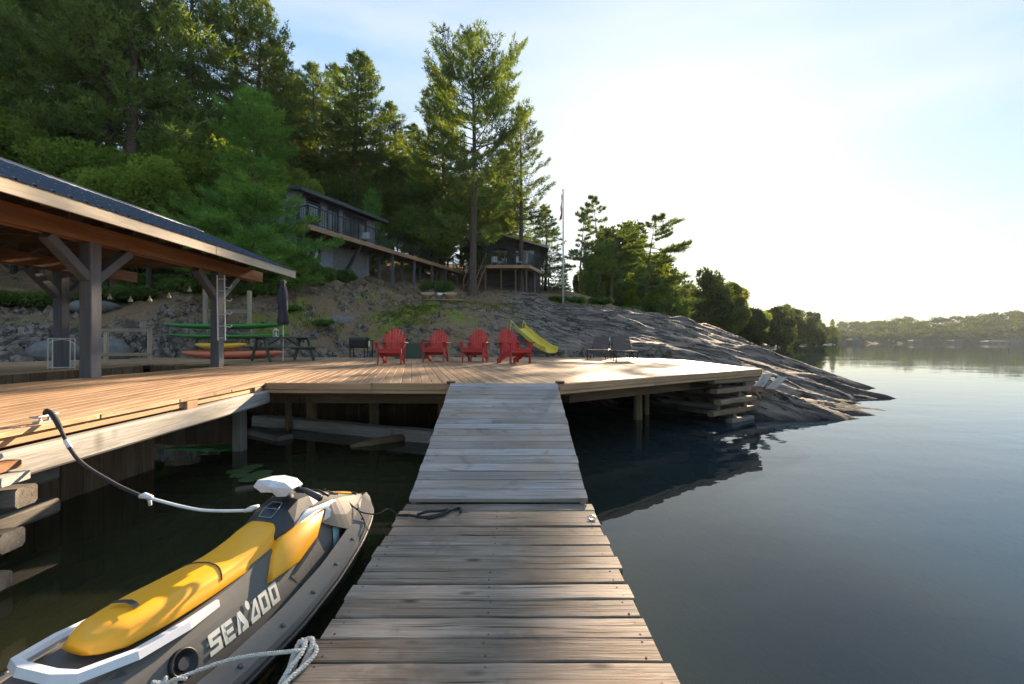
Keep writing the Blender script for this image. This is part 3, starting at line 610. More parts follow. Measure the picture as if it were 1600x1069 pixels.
# ------------------------------------------------------------------ timber deck
def clip(poly, nx_, ny_, c):            # keep nx*x+ny*y <= c
    out = []
    for i in range(len(poly)):
        a, b_ = poly[i], poly[(i+1) % len(poly)]; da = a[0]*nx_+a[1]*ny_-c; db = b_[0]*nx_+b_[1]*ny_-c
        if da <= 0: out.append(a)
        if (da < 0 < db) or (db < 0 < da): s = da/(da-db); out.append((a[0]+(b_[0]-a[0])*s, a[1]+(b_[1]-a[1])*s))
    return out
def planks(root, poly, ang, width, gap, th, ztop, mat, rng, lift=.0012, split=None):
    """lays boards along direction ang over a convex outline, each board its own object"""
    ca_, sa = math.cos(ang), math.sin(ang); loc = [(x*ca_+y*sa, -x*sa+y*ca_) for x, y in poly]
    lo = min(p[1] for p in loc); hi = max(p[1] for p in loc); k = math.floor(lo/(width+gap))
    while k*(width+gap) < hi:
        y0 = k*(width+gap); y1 = y0+width; k += 1
        q = clip(clip(loc, 0, 1, y1), 0, -1, -y0)
        if len(q) < 3: continue
        L = max(p[0] for p in q)-min(p[0] for p in q)
        if L < .15: continue
        cuts = [min(p[0] for p in q), max(p[0] for p in q)]
        if split and L > split:
            cuts.insert(1, cuts[0]+L*rng.uniform(.35, .65))
        for a, b_ in zip(cuts[:-1], cuts[1:]):
            qq = clip(clip(q, 1, 0, b_-(.002 if b_ != cuts[-1] else 0)), -1, 0, -(a+(.002 if a != cuts[0] else 0)))
            if len(qq) < 3: continue
            cx = sum(p[0] for p in qq)/len(qq); cy = (y0+y1)/2; z = ztop+rng.uniform(-lift, lift*.2)
            area = sum(qq[i][0]*qq[(i+1) % len(qq)][1]-qq[(i+1) % len(qq)][0]*qq[i][1] for i in range(len(qq)))
            if area < 0: qq = qq[::-1]
            top = []; c = .004; n = len(qq); ctr = (cx, cy)
            for (x, y) in qq:
                yy = min(max(y, y0+c), y1-c); top.append((x-cx, yy-cy, 0))
            V = [(x-cx, y-cy, -th) for x, y in qq]+[(x-cx, y-cy, -c) for x, y in qq]+top
            Fc = [tuple(range(n))[::-1], tuple(range(2*n, 3*n))]+[(i, (i+1) % n, n+(i+1) % n, n+i) for i in range(n)]+[(n+i, n+(i+1) % n, 2*n+(i+1) % n, 2*n+i) for i in range(n)]
            o = link('plank', MB().add(V, Fc).mesh('plank'), mat, root)
            o.location = Vector((cx*ca_-cy*sa, cx*sa+cy*ca_, z))-root.location; o.rotation_euler = (rng.uniform(-.001, .001), 0, ang)
rd = random.Random(21)
ANG = R(90+12.5)
A_, B_, C_, D_ = (-3.56, 6.6), (.66, 6.4), (5.45, 10.0), (5.7, 17.0)
deck = thing('timber_deck', (0, 6.4, DECK), 'broad reddish cedar deck with red chairs at the foot of the rock', 'deck')
planks(deck, [(-7.05, 6.8), A_, B_, C_, D_, (1.5, 17.6), (-7.05, 17.4)], ANG, .139, .007, .038, DECK, M['deck'], rd, split=6.5)
wing = thing('timber_walkway', (-5, 3, DECK), 'plank walkway running beside the boat shelter posts', 'walkway')
planks(wing, [(-7.05, -1.2), (-3.02, -1.2), (-3.56, 6.594), (-7.05, 6.794)], ANG, .139, .007, .038, DECK, M['deck'], rd, split=5)
back = thing('timber_landing', (-10, 14, DECK), 'plank landing at the closed end of the boat slip', 'deck')
planks(back, [(-14.5, 12), (-7.055, 12), (-7.055, 17.4), (-14.5, 17)], ANG, .139, .007, .038, DECK, M['deck'], rd)
fdock = thing('slip_dock', (-12, 8, DECK), 'plank dock on the far side of the covered boat slip', 'dock')
planks(fdock, [(-14.5, 4), (-9.6, 4), (-9.6, 11.994), (-14.5, 11.994)], R(90), .139, .007, .038, DECK, M['deck'], rd)
def edge_boards(root, pts, z0, h, th, mat, off=.022, name='fascia_board'):
    for a, b_ in zip(pts[:-1], pts[1:]):
        a, b_ = Vector((a[0], a[1], z0)), Vector((b_[0], b_[1], z0)); t = (b_-a).normalized(); n = Vector((t.y, -t.x, 0))*off
        timber(name, a+n-t*.012, b_+n+t*.012, th, h, mat, root)
def lerp(a, b_, t): return tuple(a[i]+(b_[i]-a[i])*t for i in range(len(a)))
fr = [(-3.56, 6.6), lerp(A_, B_, .37), (.66, 6.4), lerp(B_, C_, .36), C_]
edge_boards(deck, fr, DECK-.052, .098, .036, M['fascia']); edge_boards(deck, fr, DECK-.128, .050, .036, M['fascia'], .012)
edge_boards(deck, [C_, D_], DECK-.06, .11, .036, M['fascia'])
for i in range(4):                     # joists behind the fascia
    y = 7.1+i*1.0; timber('joist', (-6.9, y, DECK-.15), (1.2+i*1.2, y, DECK-.15), .05, .2, M['darkboard'], deck)
for j, (p0, p1) in enumerate([((-3.3, 7.6), (.7, 7.5)), ((.9, 7.6), (4.4, 10.2))]):
    timber('bearer', (p0[0], p0[1], DECK-.34), (p1[0], p1[1], DECK-.34), .16, .17, M['pile'], deck)
for px, py in [(374,704),(487,668),(585,667),(450,672),(996,656),(1010,648),(690,662)]:   # piles at their waterlines
    q = onplane(px, py, 0.0); lean = rd.uniform(-.05, .05); r_ = .085 if px not in (450, 1010) else .05
    o = timber('pile', (q.x+lean, q.y+.03, -2.2), (q.x, q.y, DECK-.2), r_*2, r_*2, M['pile'] if px != 374 else M['oldgrey'], deck, c=.035, seg=4, wob=.06, rng=rd)
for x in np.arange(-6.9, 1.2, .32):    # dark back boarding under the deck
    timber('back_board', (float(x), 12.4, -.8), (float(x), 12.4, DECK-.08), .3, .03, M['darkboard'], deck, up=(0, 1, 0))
# walkway edge: fascia, blocks, long silver beam, dark boarding under it
def wx(y): return -3.02-(y+1.2)/7.8*.54
edge_boards(wing, [(wx(-1.2), -1.2), (wx(2.4), 2.4), (wx(6.57), 6.57)], DECK-.075, .07, .03, M['fascia'], -.05, 'edge_board')
timber('side_beam', (wx(-1.2)-.10, -1.2, DECK-.27), (wx(6.6)-.02, 6.6, DECK-.21), .13, .19, M['oldgrey'], wing, c=.02, seg=8, wob=.03, rng=rd)
for y in (2.65, 4.9, 6.35): timber('spacer_block', (wx(y)-.06, y, DECK-.20), (wx(y)-.06, y, DECK-.045), .13, .17, M['fascia'] if y > 4 else M['oldgrey'], wing, up=(0, 1, 0))
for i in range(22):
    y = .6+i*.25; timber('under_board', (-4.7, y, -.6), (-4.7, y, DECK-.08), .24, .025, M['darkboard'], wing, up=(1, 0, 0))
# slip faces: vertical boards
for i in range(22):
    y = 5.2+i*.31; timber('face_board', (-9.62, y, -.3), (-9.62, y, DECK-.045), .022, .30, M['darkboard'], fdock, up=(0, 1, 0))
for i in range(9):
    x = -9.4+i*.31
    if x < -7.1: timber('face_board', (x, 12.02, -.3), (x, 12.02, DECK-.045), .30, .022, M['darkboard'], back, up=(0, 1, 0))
# timber cribs
crib = thing('timber_crib', (-4.2, 2.85, 0), 'rotting stacked timber crib under the walkway beam', 'crib')
for z, xe, w, mt in [(.66, -3.10, .16, 'rotten'), (.37, -3.2, .14, 'rotten'), (.10, -3.28, .14, 'rotten'), (-.25, -3.0, .17, 'rotten')]:
    timber('log', (-5.6, 2.72, z+.03), (xe-.05, 2.95, z), .17, w*.8, M[mt], crib, c=.018, seg=14, wob=.17, rng=rd)
for z in (.52, .22): timber('cross_log', (-4.15, 1.6, z), (-4.05, 4.0, z), .17, .14, M['rotten'], crib, c=.03, seg=5, wob=.1, rng=rd)
timber('block', (-3.5, 2.8, .80), (-3.12, 2.86, .80), .2, .06, M['oldgrey'], crib, seg=3, wob=.1, rng=rd); timber('block', (-3.6, 2.85, .865), (-3.2, 2.9, .865), .16, .055, M['beam'], crib, seg=3, wob=.1, rng=rd)
MB().tube([(-3.22, 2.78, .3), (-3.2, 2.8, 1.0)], .014, 6).build('iron_pin', M['rust'], crib)
MB().tube([(-3.3, 2.6, .1), (-3.25, 2.66, .62)], .012, 6).build('iron_pin', M['rust'], crib)
crib2 = thing('timber_crib', (4.6, 10, 0), 'weathered log crib holding up the pointed end of the deck', 'crib')
eb = Vector((C_[0]-B_[0], C_[1]-B_[1], 0)).normalized(); nb_ = Vector((eb.y, -eb.x, 0))
cc = Vector((C_[0], C_[1], 0))
for z, a, b_, o_ in [(.86, 1.9, .05, .06), (.66, 1.75, .35, .10), (.44, 1.7, .2, .04), (.22, 1.85, .1, .10), (.02, 1.2, .3, .06), (-.2, 1.8, .1, .1)]:
    timber('log', cc-eb*a-nb_*o_*1.0+Vector((0, 0, z+.02)), cc-eb*b_-nb_*o_+Vector((0, 0, z)), .15, .105, M['pile'] if z > .1 else M['rotten'], crib2, c=.03, seg=6, wob=.1, rng=rd)
for z, s in [(.76, .5), (.55, .7), (.33, .45), (.12, .9), (.76, 1.5), (.34, 1.55)]:
    timber('cross_log', cc-eb*s-nb_*1.4+Vector((0, 0, z)), cc-eb*s-nb_*.09+Vector((0, 0, z)), .13, .09, M['rotten'], crib2, c=.03, seg=4, wob=.1, rng=rd)
timber('brace_log', cc-eb*.3+Vector((0, .05, .62)), cc+eb*.12-nb_*.1+Vector((0, 0, .42)), .13, .10, M['pile'], crib2, c=.02)
for k, (px, py, L) in enumerate([(1196, 594, .62), (1214, 598, .85)]):
    q = P(px, py, 10.6+k*.15); o = thing('loose_board', q, ['short grey board leaning on the rock beside the deck point', 'longer grey board lying on the rock beside the deck point'][k], 'board')
    timber('plank', q+Vector((-.22, -.1, -.16)), q+Vector((.24+.1*k, .35, .09)), .2, .035, M['oldgrey'], o)

# ------------------------------------------------------------------ gangway and floating dock
XL, XR = -.875, .645
dock = thing('floating_dock', (-.12, 1.5, DOCK), 'weathered grey-brown plank dock with knots in the foreground', 'dock')
y = -1.9; i = 0
while y < 3.80:
    w = .150+rd.uniform(-.006, .006)*(y < 3.6); e0, e1 = rd.uniform(-.022, .012), rd.uniform(-.012, .022)
    seg = 7; th = .04; c = .006; sec = [(-w/2, -th), (w/2, -th), (w/2, -c), (w/2-c, 0), (-w/2+c, 0), (-w/2, -c)]
    L = (XR+e1)-(XL+e0); rings = []; cup = rd.uniform(-.003, .003)
    for k in range(seg+1):
        dz = rd.uniform(-.0025, .0025); dy = rd.uniform(-.0022, .0022); rings.append([(L*k/seg, a+dy+(rd.uniform(-.0015, .0015)), b_+dz) for a, b_ in sec])
    o = link('plank', MB().loft(rings).mesh('plank'), M['dock'], dock)
    o.location = Vector((XL+e0, y+w/2, DOCK+.012*(y/4)+rd.uniform(-.004, .004)))-dock.location; o.rotation_euler = (rd.uniform(-.02, .02), 0, rd.uniform(-.006, .006))
    y += w+rd.uniform(.005, .012); i += 1
DEND = y
nl = MB()
for o in list(dock.children):
    yc = o.location.y+dock.location.y; zc = o.location.z+dock.location.z
    for x in (XL+.06, -.12, XR-.06):
        for k in (-.045, .045):
            q = Vector((x+rd.uniform(-.012, .012), yc+k+rd.uniform(-.008, .008), zc)); nl.tube([q-Vector((0, 0, .004)), q+Vector((0, 0, .0015))], .0055, 6)
nl.build('screw_heads', M['rust'], dock)['kind'] = 'stuff'
for x in (XL+.06, XR-.06, -.12): timber('stringer', (x, -1.9, DOCK-.12), (x, DEND-.02, DOCK-.12), .05, .15, M['darkboard'], dock)
for yy in (-1.2, .6, 2.4, 3.5): timber('float', (XL+.12, yy, DOCK-.26), (XR-.12, yy, DOCK-.26), .5, .16, M['skidark'], dock)
gang = thing('gangway', (-.12, 5, .6), 'sloping blue-grey plank ramp from the floating dock up to the deck', 'ramp')
g0, g1 = Vector((0, DEND-.02, DOCK+.055)), Vector((0, 6.36, DECK+.012)); gd = (g1-g0).normalized(); GL = (g1-g0).length; ga = math.atan2(gd.z, gd.y)
nbd = 19; pitch = GL/nbd
for i in range(nbd):
    w = pitch-.006; seg = 3; sec = [(-w/2, -.036), (w/2, -.036), (w/2, -.005), (w/2-.005, 0), (-w/2+.005, 0), (-w/2, -.005)]
    e0, e1 = rd.uniform(-.006, .006)+.02, rd.uniform(-.006, .006)-.015; L = XR+e1-XL-e0
    o = link('plank', MB().loft([[(L*k/seg, a, b_+rd.uniform(-.001, .001)) for a, b_ in sec] for k in range(seg+1)]).mesh('plank'), M['ramp'], gang)
    o.location = Vector((XL+e0, 0, 0))+g0+gd*(pitch*(i+.5))-gang.location; o.rotation_euler = (ga+rd.uniform(-.006, .006), 0, 0)
for x in (XL+.05, XR-.05): timber('side_rail', Vector((x, 0, -.11))+g0+gd*.05, Vector((x, 0, -.11))+g1-gd*.05, .045, .14, M['oldgrey'], gang)
for x in (XL+.02, XR+.03):
    mbp = MB().prism([(x-.06, 6.36), (x+.06, 6.36), (x+.06, 6.47), (x+.04, 6.5), (x-.04, 6.5), (x-.06, 6.47)], DECK+.004, DECK+.035); o = mbp.build('hinge_plate', M['rust'], gang)

# ------------------------------------------------------------------ boat shelter
sh = thing('boat_shelter', (-8.6, 8, DECK), 'open boat shelter with grey posts and blue-black metal roof', 'shelter')
PX1, PX2, EX, RX = -6.9, -10.3, -5.95, -8.6
Y0, Y1 = -1.0, 12.45; BZ = CZ+1.62; EZ = CZ+1.97; RZ = CZ+3.08; slope_ = (RZ-EZ)/(EX-RX)*-1
def post(x, y, s=.2):
    timber('post', (x, y, DECK+.002), (x, y, BZ-.005), s, s, M['greypost'], sh, up=(0, 1, 0), c=.012)
    for sg in (-1, 1):
        timber('knee_brace', (x, y+sg*s*.4, BZ-.58), (x, y+sg*.72, BZ-.03), .14, .16, M['greypost'], sh, up=(1, 0, 0), c=.008)
for x, y in [(PX1, 7.45), (PX1, 10.65), (PX2, 10.4), (PX2, 6.6), (PX1, 3.4)]: post(x, y)
for x in (PX1, PX2):
    timber('main_beam', (x+.09, Y0, BZ+.13), (x+.09, 12.35, BZ+.13), .085, .27, M['beam'], sh); timber('main_beam', (x-.09, Y0, BZ+.131), (x-.09, 12.25, BZ+.131), .085, .27, M['beam'], sh)
def rz_at(x): return EZ+(min(abs(x-EX), abs(x-(2*RX-EX))))*(RZ-EZ)/abs(RX-EX)
sd_n = 0
yy = Y0+.1
while yy < Y1:
    for sg in (0, 1):
        ex = EX if sg == 0 else 2*RX-EX
        timber('rafter', (ex-(.03 if sg == 0 else -.03), yy, EZ-.155), (RX, yy, RZ-.155), .045, .15, M['rafter'], sh)
    timber('ceiling_tie', (PX1, yy+.06, BZ+.40), (PX2, yy+.06, BZ+.40), .04, .12, M['rafter'], sh)
    yy += .61
for sg in (0, 1):
    ex = EX if sg == 0 else 2*RX-EX; s = 1 if sg == 0 else -1
    n = 9                              # roof boards seen from below
    for k in range(n):
        a, b_ = k/n, (k+1)/n-.008; xa, xb = ex+(RX-ex)*a, ex+(RX-ex)*b_; za, zb = EZ+(RZ-EZ)*a, EZ+(RZ-EZ)*b_
        o = timber('roof_board', ((xa+xb)/2, Y0, (za+zb)/2-.065), ((xa+xb)/2, Y1-.05, (za+zb)/2-.065), math.hypot(xb-xa, zb-za), .022, M['roofdeck'], sh, up=(s*(RZ-EZ), 0, abs(RX-ex)))
    rm = MB(); npan = 15                # ribbed metal sheet
    nrm = Vector((s*(RZ-EZ), 0, abs(RX-ex))).normalized()
    e_, r__ = Vector((ex+s*.06, 0, EZ-.025)), Vector((RX, 0, RZ)); prof_ = []
    yv = Y0
    while yv < Y1:
        for dy, hh in ((0, 0), (.015, .02), (.03, .02), (.045, 0)): prof_.append((min(yv+dy, Y1), hh))
        yv += .228
    prof_.append((Y1, 0))
    ringA = [e_+Vector((0, y_, 0))+nrm*(h_-.02) for y_, h_ in prof_]; ringB = [r__+Vector((0, y_, 0))+nrm*(h_-.02) for y_, h_ in prof_]
    nn_ = len(prof_); rm.add(ringA+ringB, [(i, i+1, nn_+i+1, nn_+i) for i in range(nn_-1)])
    sheet = rm.build('metal_roof', M['roofmetal'], sh)
    if sg == 0:
        sc = MB(); yv = Y0+.15
        while yv < Y1:
            for u in (.06, .3, .55, .8, .95):
                p = e_.lerp(r__, u)+Vector((0, yv, 0)); sc.tube([p-nrm*.02, p+nrm*.008-nrm*.012], .012, 5)
            yv += .228
        o = sc.build('screws', M['screw'], sh); o['kind'] = 'stuff'
    for a, b_ in ((Y0, 4.6), (4.62, 9.1), (9.12, Y1)): timber('eave_fascia', (ex+s*.015, a, EZ-.13), (ex+s*.015, b_, EZ-.13), .03, .19, M['eave'], sh)
    timber('rake_board', (ex+s*.02, Y1+.0, EZ-.10), (RX+s*.0, Y1, RZ-.10), .03, .14, M['eave'], sh)
MB().prism([(-.16, -.08), (0, 0), (.16, -.08), (.16, -.06), (0, .025), (-.16, -.06)], Y0, Y1+.02, lambda x, y_, z: (RX+x, z, RZ+y_+.005)).build('ridge_cap', M['ridge'], sh)
# string of bulbs under the shelter
bl = thing('string_lights', (-8.6, 10.5, 3.0), 'string of small bell-shaped bulbs hung between shelter posts', 'lights')
pa, pb = Vector((-10.1, 10.45, 3.08)), Vector((-7.05, 10.62, 3.2)); pts = [pa.lerp(pb, t)-Vector((0, 0, .42*4*t*(1-t))) for t in np.linspace(0, 1, 15)]
MB().tube(pts, .006, 5).build('cable', M['iron'], bl)
for t in (.12, .27, .42, .56, .7, .85):
    p = pa.lerp(pb, t)-Vector((0, 0, .42*4*t*(1-t)))
    b0 = MB().tube([p, p-Vector((0, 0, .05)), p-Vector((0, 0, .08)), p-Vector((0, 0, .13)), p-Vector((0, 0, .135))], [.012, .016, .035, .05, .01], 8).build('bulb', M['bulb'], bl, True)
# hanging rack ladder on the post
ld = thing('ladder_rack', (-6.7, 10.42, DECK+.6), 'narrow pale metal ladder with hooks hung on the shelter post', 'ladder')
for s in (-.0, .17): MB().tube([(-6.76+s, 10.46, DECK+.62), (-6.76+s-.02, 10.46, DECK+2.12)], .014, 6).build('ladder_rail', M['whitemetal'], ld)
for k in range(6): z = DECK+.68+k*.27; MB().tube([(-6.78, 10.46, z), (-6.58, 10.46, z)], .011, 6).build('rung', M['whitemetal'], ld)
for k in range(4): z = DECK+.95+k*.3; MB().tube([(-6.6, 10.46, z), (-6.45, 10.42, z-.03), (-6.40, 10.40, z+.02)], .013, 6).build('hook', M['whitemetal'], ld)

# ------------------------------------------------------------------ things on the deck
def adirondack():
    root = thing('adirondack_chair', (0, 0, 0), '', 'chair', 'red chairs in a row on the deck'); m = M['redwood']
    def b(name, p0, p1, w, h, up=(0, 0, 1)): return timber(name, p0, p1, w, h, m, root, up, c=.008)
    for s in (-1, 1):
        b('front_leg', (s*.29, -.36, 0), (s*.29, -.36, .53), .09, .03, (1, 0, 0))
        b('side_rail', (s*.255, -.40, .35), (s*.255, .50, .04), .03, .13)
        b('armrest', (s*.33, -.46, .545), (s*.30, .34, .545), .14, .026)
        b('arm_bracket', (s*.325, -.36, .40), (s*.345, -.36, .53), .05, .06)
        b('rear_leg', (s*.275, .28, 0), (s*.275, .22, .54), .07, .03, (1, 0, 0))
    for k in range(6):
        u = k/5; b('seat_slat', (-.27, -.39+u*.52, .372-u*.16), (.27, -.39+u*.52, .372-u*.16), .085, .02, (0, .3, 1))
    b('apron', (-.29, -.405, .33), (.29, -.405, .33), .02, .09)
    b('back_rail', (-.3, .31, .50), (.3, .31, .50), .03, .08); b('back_rail', (-.26, .22, .24), (.26, .22, .24), .03, .08)
    for k in range(-3, 4):
        L = .80-.020*k*k; x0, x1 = k*.066, k*.082
        p0, p1 = Vector((x0, .15, .19)), Vector((x1, .15+L*.40, .19+L*.93)); d = (p1-p0).normalized(); wv = Vector((1, 0, 0)); nn = d.cross(wv)
        sec = []; w0, w1 = .031, .038
        out = [p0-wv*w0, p0+wv*w0, p1+wv*w1-d*.03, p1+wv*w1*.6-d*.008, p1, p1-wv*w1*.6-d*.008, p1-wv*w1-d*.03]
        n = len(out); V = [q-nn*.01 for q in out]+[q+nn*.01 for q in out]
        MB().add(V, [tuple(range(n)), tuple(range(2*n-1, n-1, -1))]+[(i, n+i, n+(i+1) % n, (i+1) % n) for i in range(n)]).build('back_slat', m, root, world=False)
    return root
ch0 = adirondack()
spots = [(608, 570, 4, 'red slatted deck chair next to the black barbecue, first of the row'), (679, 566.5, -3, 'red slatted deck chair standing to the right of the green storage box'),
         (742, 567, -9, 'red slatted deck chair third from the barbecue'), (803, 569, 28, 'red slatted deck chair turned aside beside the yellow slide')]
for i, (px, py, a, lb) in enumerate(spots):
    o = ch0 if i == 0 else copy_tree(ch0); q = onplane(px, py, DECK); o.location = (q.x, q.y+.3, DECK+.002); o.rotation_euler = (0, 0, R(a)); o.scale = (1.02, 1.02, 1.04); o['label'] = lb
def lounger():
    root = thing('sun_lounger', (0, 0, 0), '', 'lounger', 'loungers on the deck'); m = M['iron']
    for s in (-1, 1):
        MB().tube([(s*.30, -.9, .30), (s*.30, .95, .30)], .018, 8).build('side_rail', m, root, True, False)
        for y in (-.82, .0, .78): MB().tube([(s*.30, y, .30), (s*.30, y-.02, 0)], .016, 6).build('leg', m, root, True, False)
        MB().tube([(s*.28, .30, .31), (s*.28, .88, .78)], .016, 6).build('back_stile', m, root, True, False)
        MB().tube([(s*.28, .72, .63), (s*.28, .86, .31)], .012, 6).build('back_prop', m, root, True, False)
    for k in range(11): y = -.86+k*.115; timber('seat_strap', (-.29, y, .318), (.29, y, .318), .095, .012, M['loungerfabric'], root)
    for k in range(7):
        u = (k+.5)/7; timber('back_strap', (-.275, .30+.58*u, .325+.47*u), (.275, .30+.58*u, .325+.47*u), .09, .012, M['loungerfabric'], root, up=(0, -.47, .58))
    MB().tube([(-.30, -.9, .30), (.30, -.9, .30)], .018, 8).build('end_rail', m, root, True, False)
    return root
l0 = lounger(); l1 = copy_tree(l0)
for o, px, py, a, lb in [(l0, 985, 566.5, -7, 'brown strapped sun lounger nearer the deck edge'), (l1, 944, 562.5, -17, 'brown strapped sun lounger behind, closer to the rock slope')]:
    q = onplane(px, py, DECK); o.location = (q.x, q.y+.85, DECK+.002); o.rotation_euler = (0, 0, R(a)); o['label'] = lb
# yellow slide
sl = thing('slide', P(862, 553, 16.6), 'yellow plastic slide running down the rock onto the deck', 'slide')
k0, k1 = P(812, 516, 19.2), P(862, 554, 16.7); dv = (k1-k0); sidev = Vector((dv.y, -dv.x, 0)).normalized(); rings = []
for i in range(13):
    t = i/12; c = k0+dv*t; c.z = k0.z+(k1.z-k0.z)*(1.25*t-.25*t**3 if t < .9 else 1.25*.9-.25*.729+(t-.9)*.3)+.05
    prof_ = [(-.27, .2), (-.25, .21), (-.22, .04), (-.12, 0), (.12, 0), (.22, .04), (.25, .21), (.27, .2), (.25, .02), (.13, -.035), (-.13, -.035), (-.25, .02)]
    rings.append([c+sidev*a+Vector((0, 0, b_)) for a, b_ in prof_])
MB().loft(rings).build('chute', M['slide'], sl, False)
for s in (-1, 1): MB().tube([k0+sidev*s*.28+Vector((0, 0, .25)), k0+sidev*s*.28-dv.normalized()*.25+Vector((0, 0, .3)), k0+sidev*s*.28-dv.normalized()*.4-Vector((0, 0, .2))], .022, 6).build('handrail', M['slide'], sl)
# green storage box, barbecue
q = P(645, 560, 16.2); q.z = DECK+.002
bx_ = thing('storage_box', q, 'dark green plastic storage box between the red chairs', 'box')
MB().loft([[(q.x+sx*.60*k, q.y+sy*.27*k, q.z+z) for sx, sy in ((-1,-1),(1,-1),(1,1),(-1,1))] for z, k in ((0, .94), (.48, 1))]).build('body', M['boxgreen'], bx_)
MB().loft([[(q.x+sx*.63*k, q.y+sy*.30*k, q.z+z) for sx, sy in ((-1,-1),(1,-1),(1,1),(-1,1))] for z, k in ((.485, 1), (.54, 1), (.58, .93))]).build('lid', M['boxgreen'], bx_)
q = P(561, 557, 17.0); q.z = DECK+.002
bq = thing('barbecue', q, 'black charcoal barbecue box on legs at the back of the deck', 'barbecue')
MB().loft([[(q.x+sx*.30*k, q.y+sy*.22*k, q.z+z) for sx, sy in ((-1,-1),(1,-1),(1,1),(-1,1))] for z, k in ((.36, .85), (.42, 1), (.66, 1))]).build('firebox', M['iron'], bq)
lid_ = MB().loft([[(q.x+x, q.y+.23*math.cos(a), q.z+.665+.10*math.sin(a)) for a in np.linspace(0, math.pi, 9)] for x in (-.31, .31)]).build('lid', M['iron'], bq)
for sx in (-1, 1):
    for sy in (-1, 1): timber('leg', (q.x+sx*.27, q.y+sy*.18, q.z), (q.x+sx*.27, q.y+sy*.18, q.z+.4), .035, .035, M['iron'], bq, up=(0, 1, 0))
timber('side_shelf', (q.x+.31, q.y, q.z+.64), (q.x+.52, q.y, q.z+.64), .36, .025, M['iron'], bq); timber('shelf_post', (q.x+.5, q.y, q.z), (q.x+.5, q.y, q.z+.63), .04, .04, M['iron'], bq, up=(0, 1, 0)); timber('tool', (q.x+.44, q.y-.19, q.z+.42), (q.x+.44, q.y-.19, q.z+.62), .05, .02, M['whitemetal'], bq, up=(0, 1, 0))
# picnic table with closed parasol and lantern
q = onplane(428, 565.5, DECK); q.y += .55; q.z = DECK+.002
pt = thing('picnic_table', (0, 0, 0), 'dark green wooden picnic table with attached benches', 'table'); g_ = M['tablegreen']
for k in range(5): timber('top_board', (-.92, (k-2)*.148, .73), (.92, (k-2)*.148, .73), .14, .035, g_, pt)
def tb(name, p0, p1, w, h, up=(0, 0, 1)): return timber(name, p0, p1, w, h, g_, pt, up)
for s in (-1, 1):
    for k in (0, 1): tb('bench_board', (-.92, s*(.62+k*.15), .43), (.92, s*(.62+k*.15), .43), .14, .035)
    tb('bench_support', (s*.62, -.78, .39), (s*.62, .78, .39), .04, .11)
    tb('top_support', (s*.62, -.36, .685), (s*.62, .36, .685), .04, .07)
    for e in (-1, 1): tb('leg', (s*.665, e*.62, 0), (s*.665, e*.24, .70), .13, .04, (1, 0, 0))
    tb('diagonal_brace', (s*.58, 0, .40), (s*.12, 0, .69), .09, .04)
pt.location = q; pt.rotation_euler = (0, 0, R(52))
pu = thing('patio_umbrella', q, 'closed navy parasol standing through the picnic table', 'umbrella')
MB().tube([q+Vector((0, 0, .0)), q+Vector((0, 0, 2.42))], .022, 8).build('pole', M['whitemetal'], pu)
rings = []
for z, r_ in [(1.12, .13), (1.2, .17), (1.45, .15), (1.55, .105), (1.6, .13), (1.9, .13), (2.2, .10), (2.38, .05), (2.46, .09), (2.52, .03)]:
    rings.append([q+Vector((math.cos(a)*r_*(1+.28*math.sin(a*4+z*2)), math.sin(a)*r_*(1+.28*math.sin(a*4+z*2)), z)) for a in np.linspace(0, 2*math.pi, 25)[:-1]])
MB().loft(rings).build('canopy', M['navyfabric'], pu, True)
ql = q+Vector((-.12, -.2, .75)); ln_ = thing('lantern', ql, 'small white lantern standing on the picnic table', 'lantern')
for sx in (-1, 1):
    for sy in (-1, 1): timber('corner_bar', ql+Vector((sx*.055, sy*.055, .02)), ql+Vector((sx*.055, sy*.055, .19)), .012, .012, M['whitemetal'], ln_, up=(0, 1, 0))
MB().box(ql+Vector((0, 0, .01)), (.13, .13, .02)).build('base', M['whitemetal'], ln_); MB().loft([[ql+Vector((a*k, b_*k, z)) for a, b_ in ((-.07,-.07),(.07,-.07),(.07,.07),(-.07,.07))] for z, k in ((.19, 1), (.25, .3), (.26, .2))]).build('cap', M['whitemetal'], ln_)
MB().tube([ql+Vector((0, 0, .02)), ql+Vector((0, 0, .12))], .025, 8).build('candle', M['bulb'], ln_)
# kayaks and boards on the rack
def hull(name, c, L, wd, h, mat, label, rz=0, cat='kayak', flat=.5, cockpit=False):
    o = thing(name, c, label, cat, rz=rz); rings = []
    for i in range(17):
        s = i/16*2-1; k = max(.03, (1-abs(s)**2.6))**.75; lift = .22*h*abs(s)**3
        rings.append([(s*L/2, math.cos(a)*wd/2*k, (math.sin(a)*h/2*(1 if math.sin(a) < 0 else flat)*(k**.6))+lift) for a in np.linspace(0, 2*math.pi, 17)[:-1]])
    MB().loft(rings).build('hull', M[mat], o, True, False)
    if cockpit: MB().tube([(math.cos(a)*.42, math.sin(a)*.17, h*.5*flat+.012) for a in np.linspace(0, 2*math.pi, 21)], .02, 6, False).build('cockpit_rim', M['skidark'], o, True, False)
    else: MB().box((.35, 0, h*.5*flat+.008), (.5, .2, .012)).build('deck_pad', M['skidark'], o, False, False)
    return o
rk = P(355, 545, 16.9); rack = thing('kayak_rack', (rk.x, rk.y, DECK-.3), 'wooden post rack holding two green paddle boards', 'rack')
for px, py in ((321, 449), (390, 455)):
    a = P(px, py, 17.1); timber('post', (a.x, a.y, .75), (a.x, a.y, a.z), .13, .11, M['palepost'], rack, up=(0, 1, 0))
    for z in (P(0, 519, 16.9).z-.05, P(0, 536, 16.9).z-.1): timber('arm', (a.x, a.y-.6, z), (a.x, a.y+.05, z), .07, .08, M['palepost'], rack)
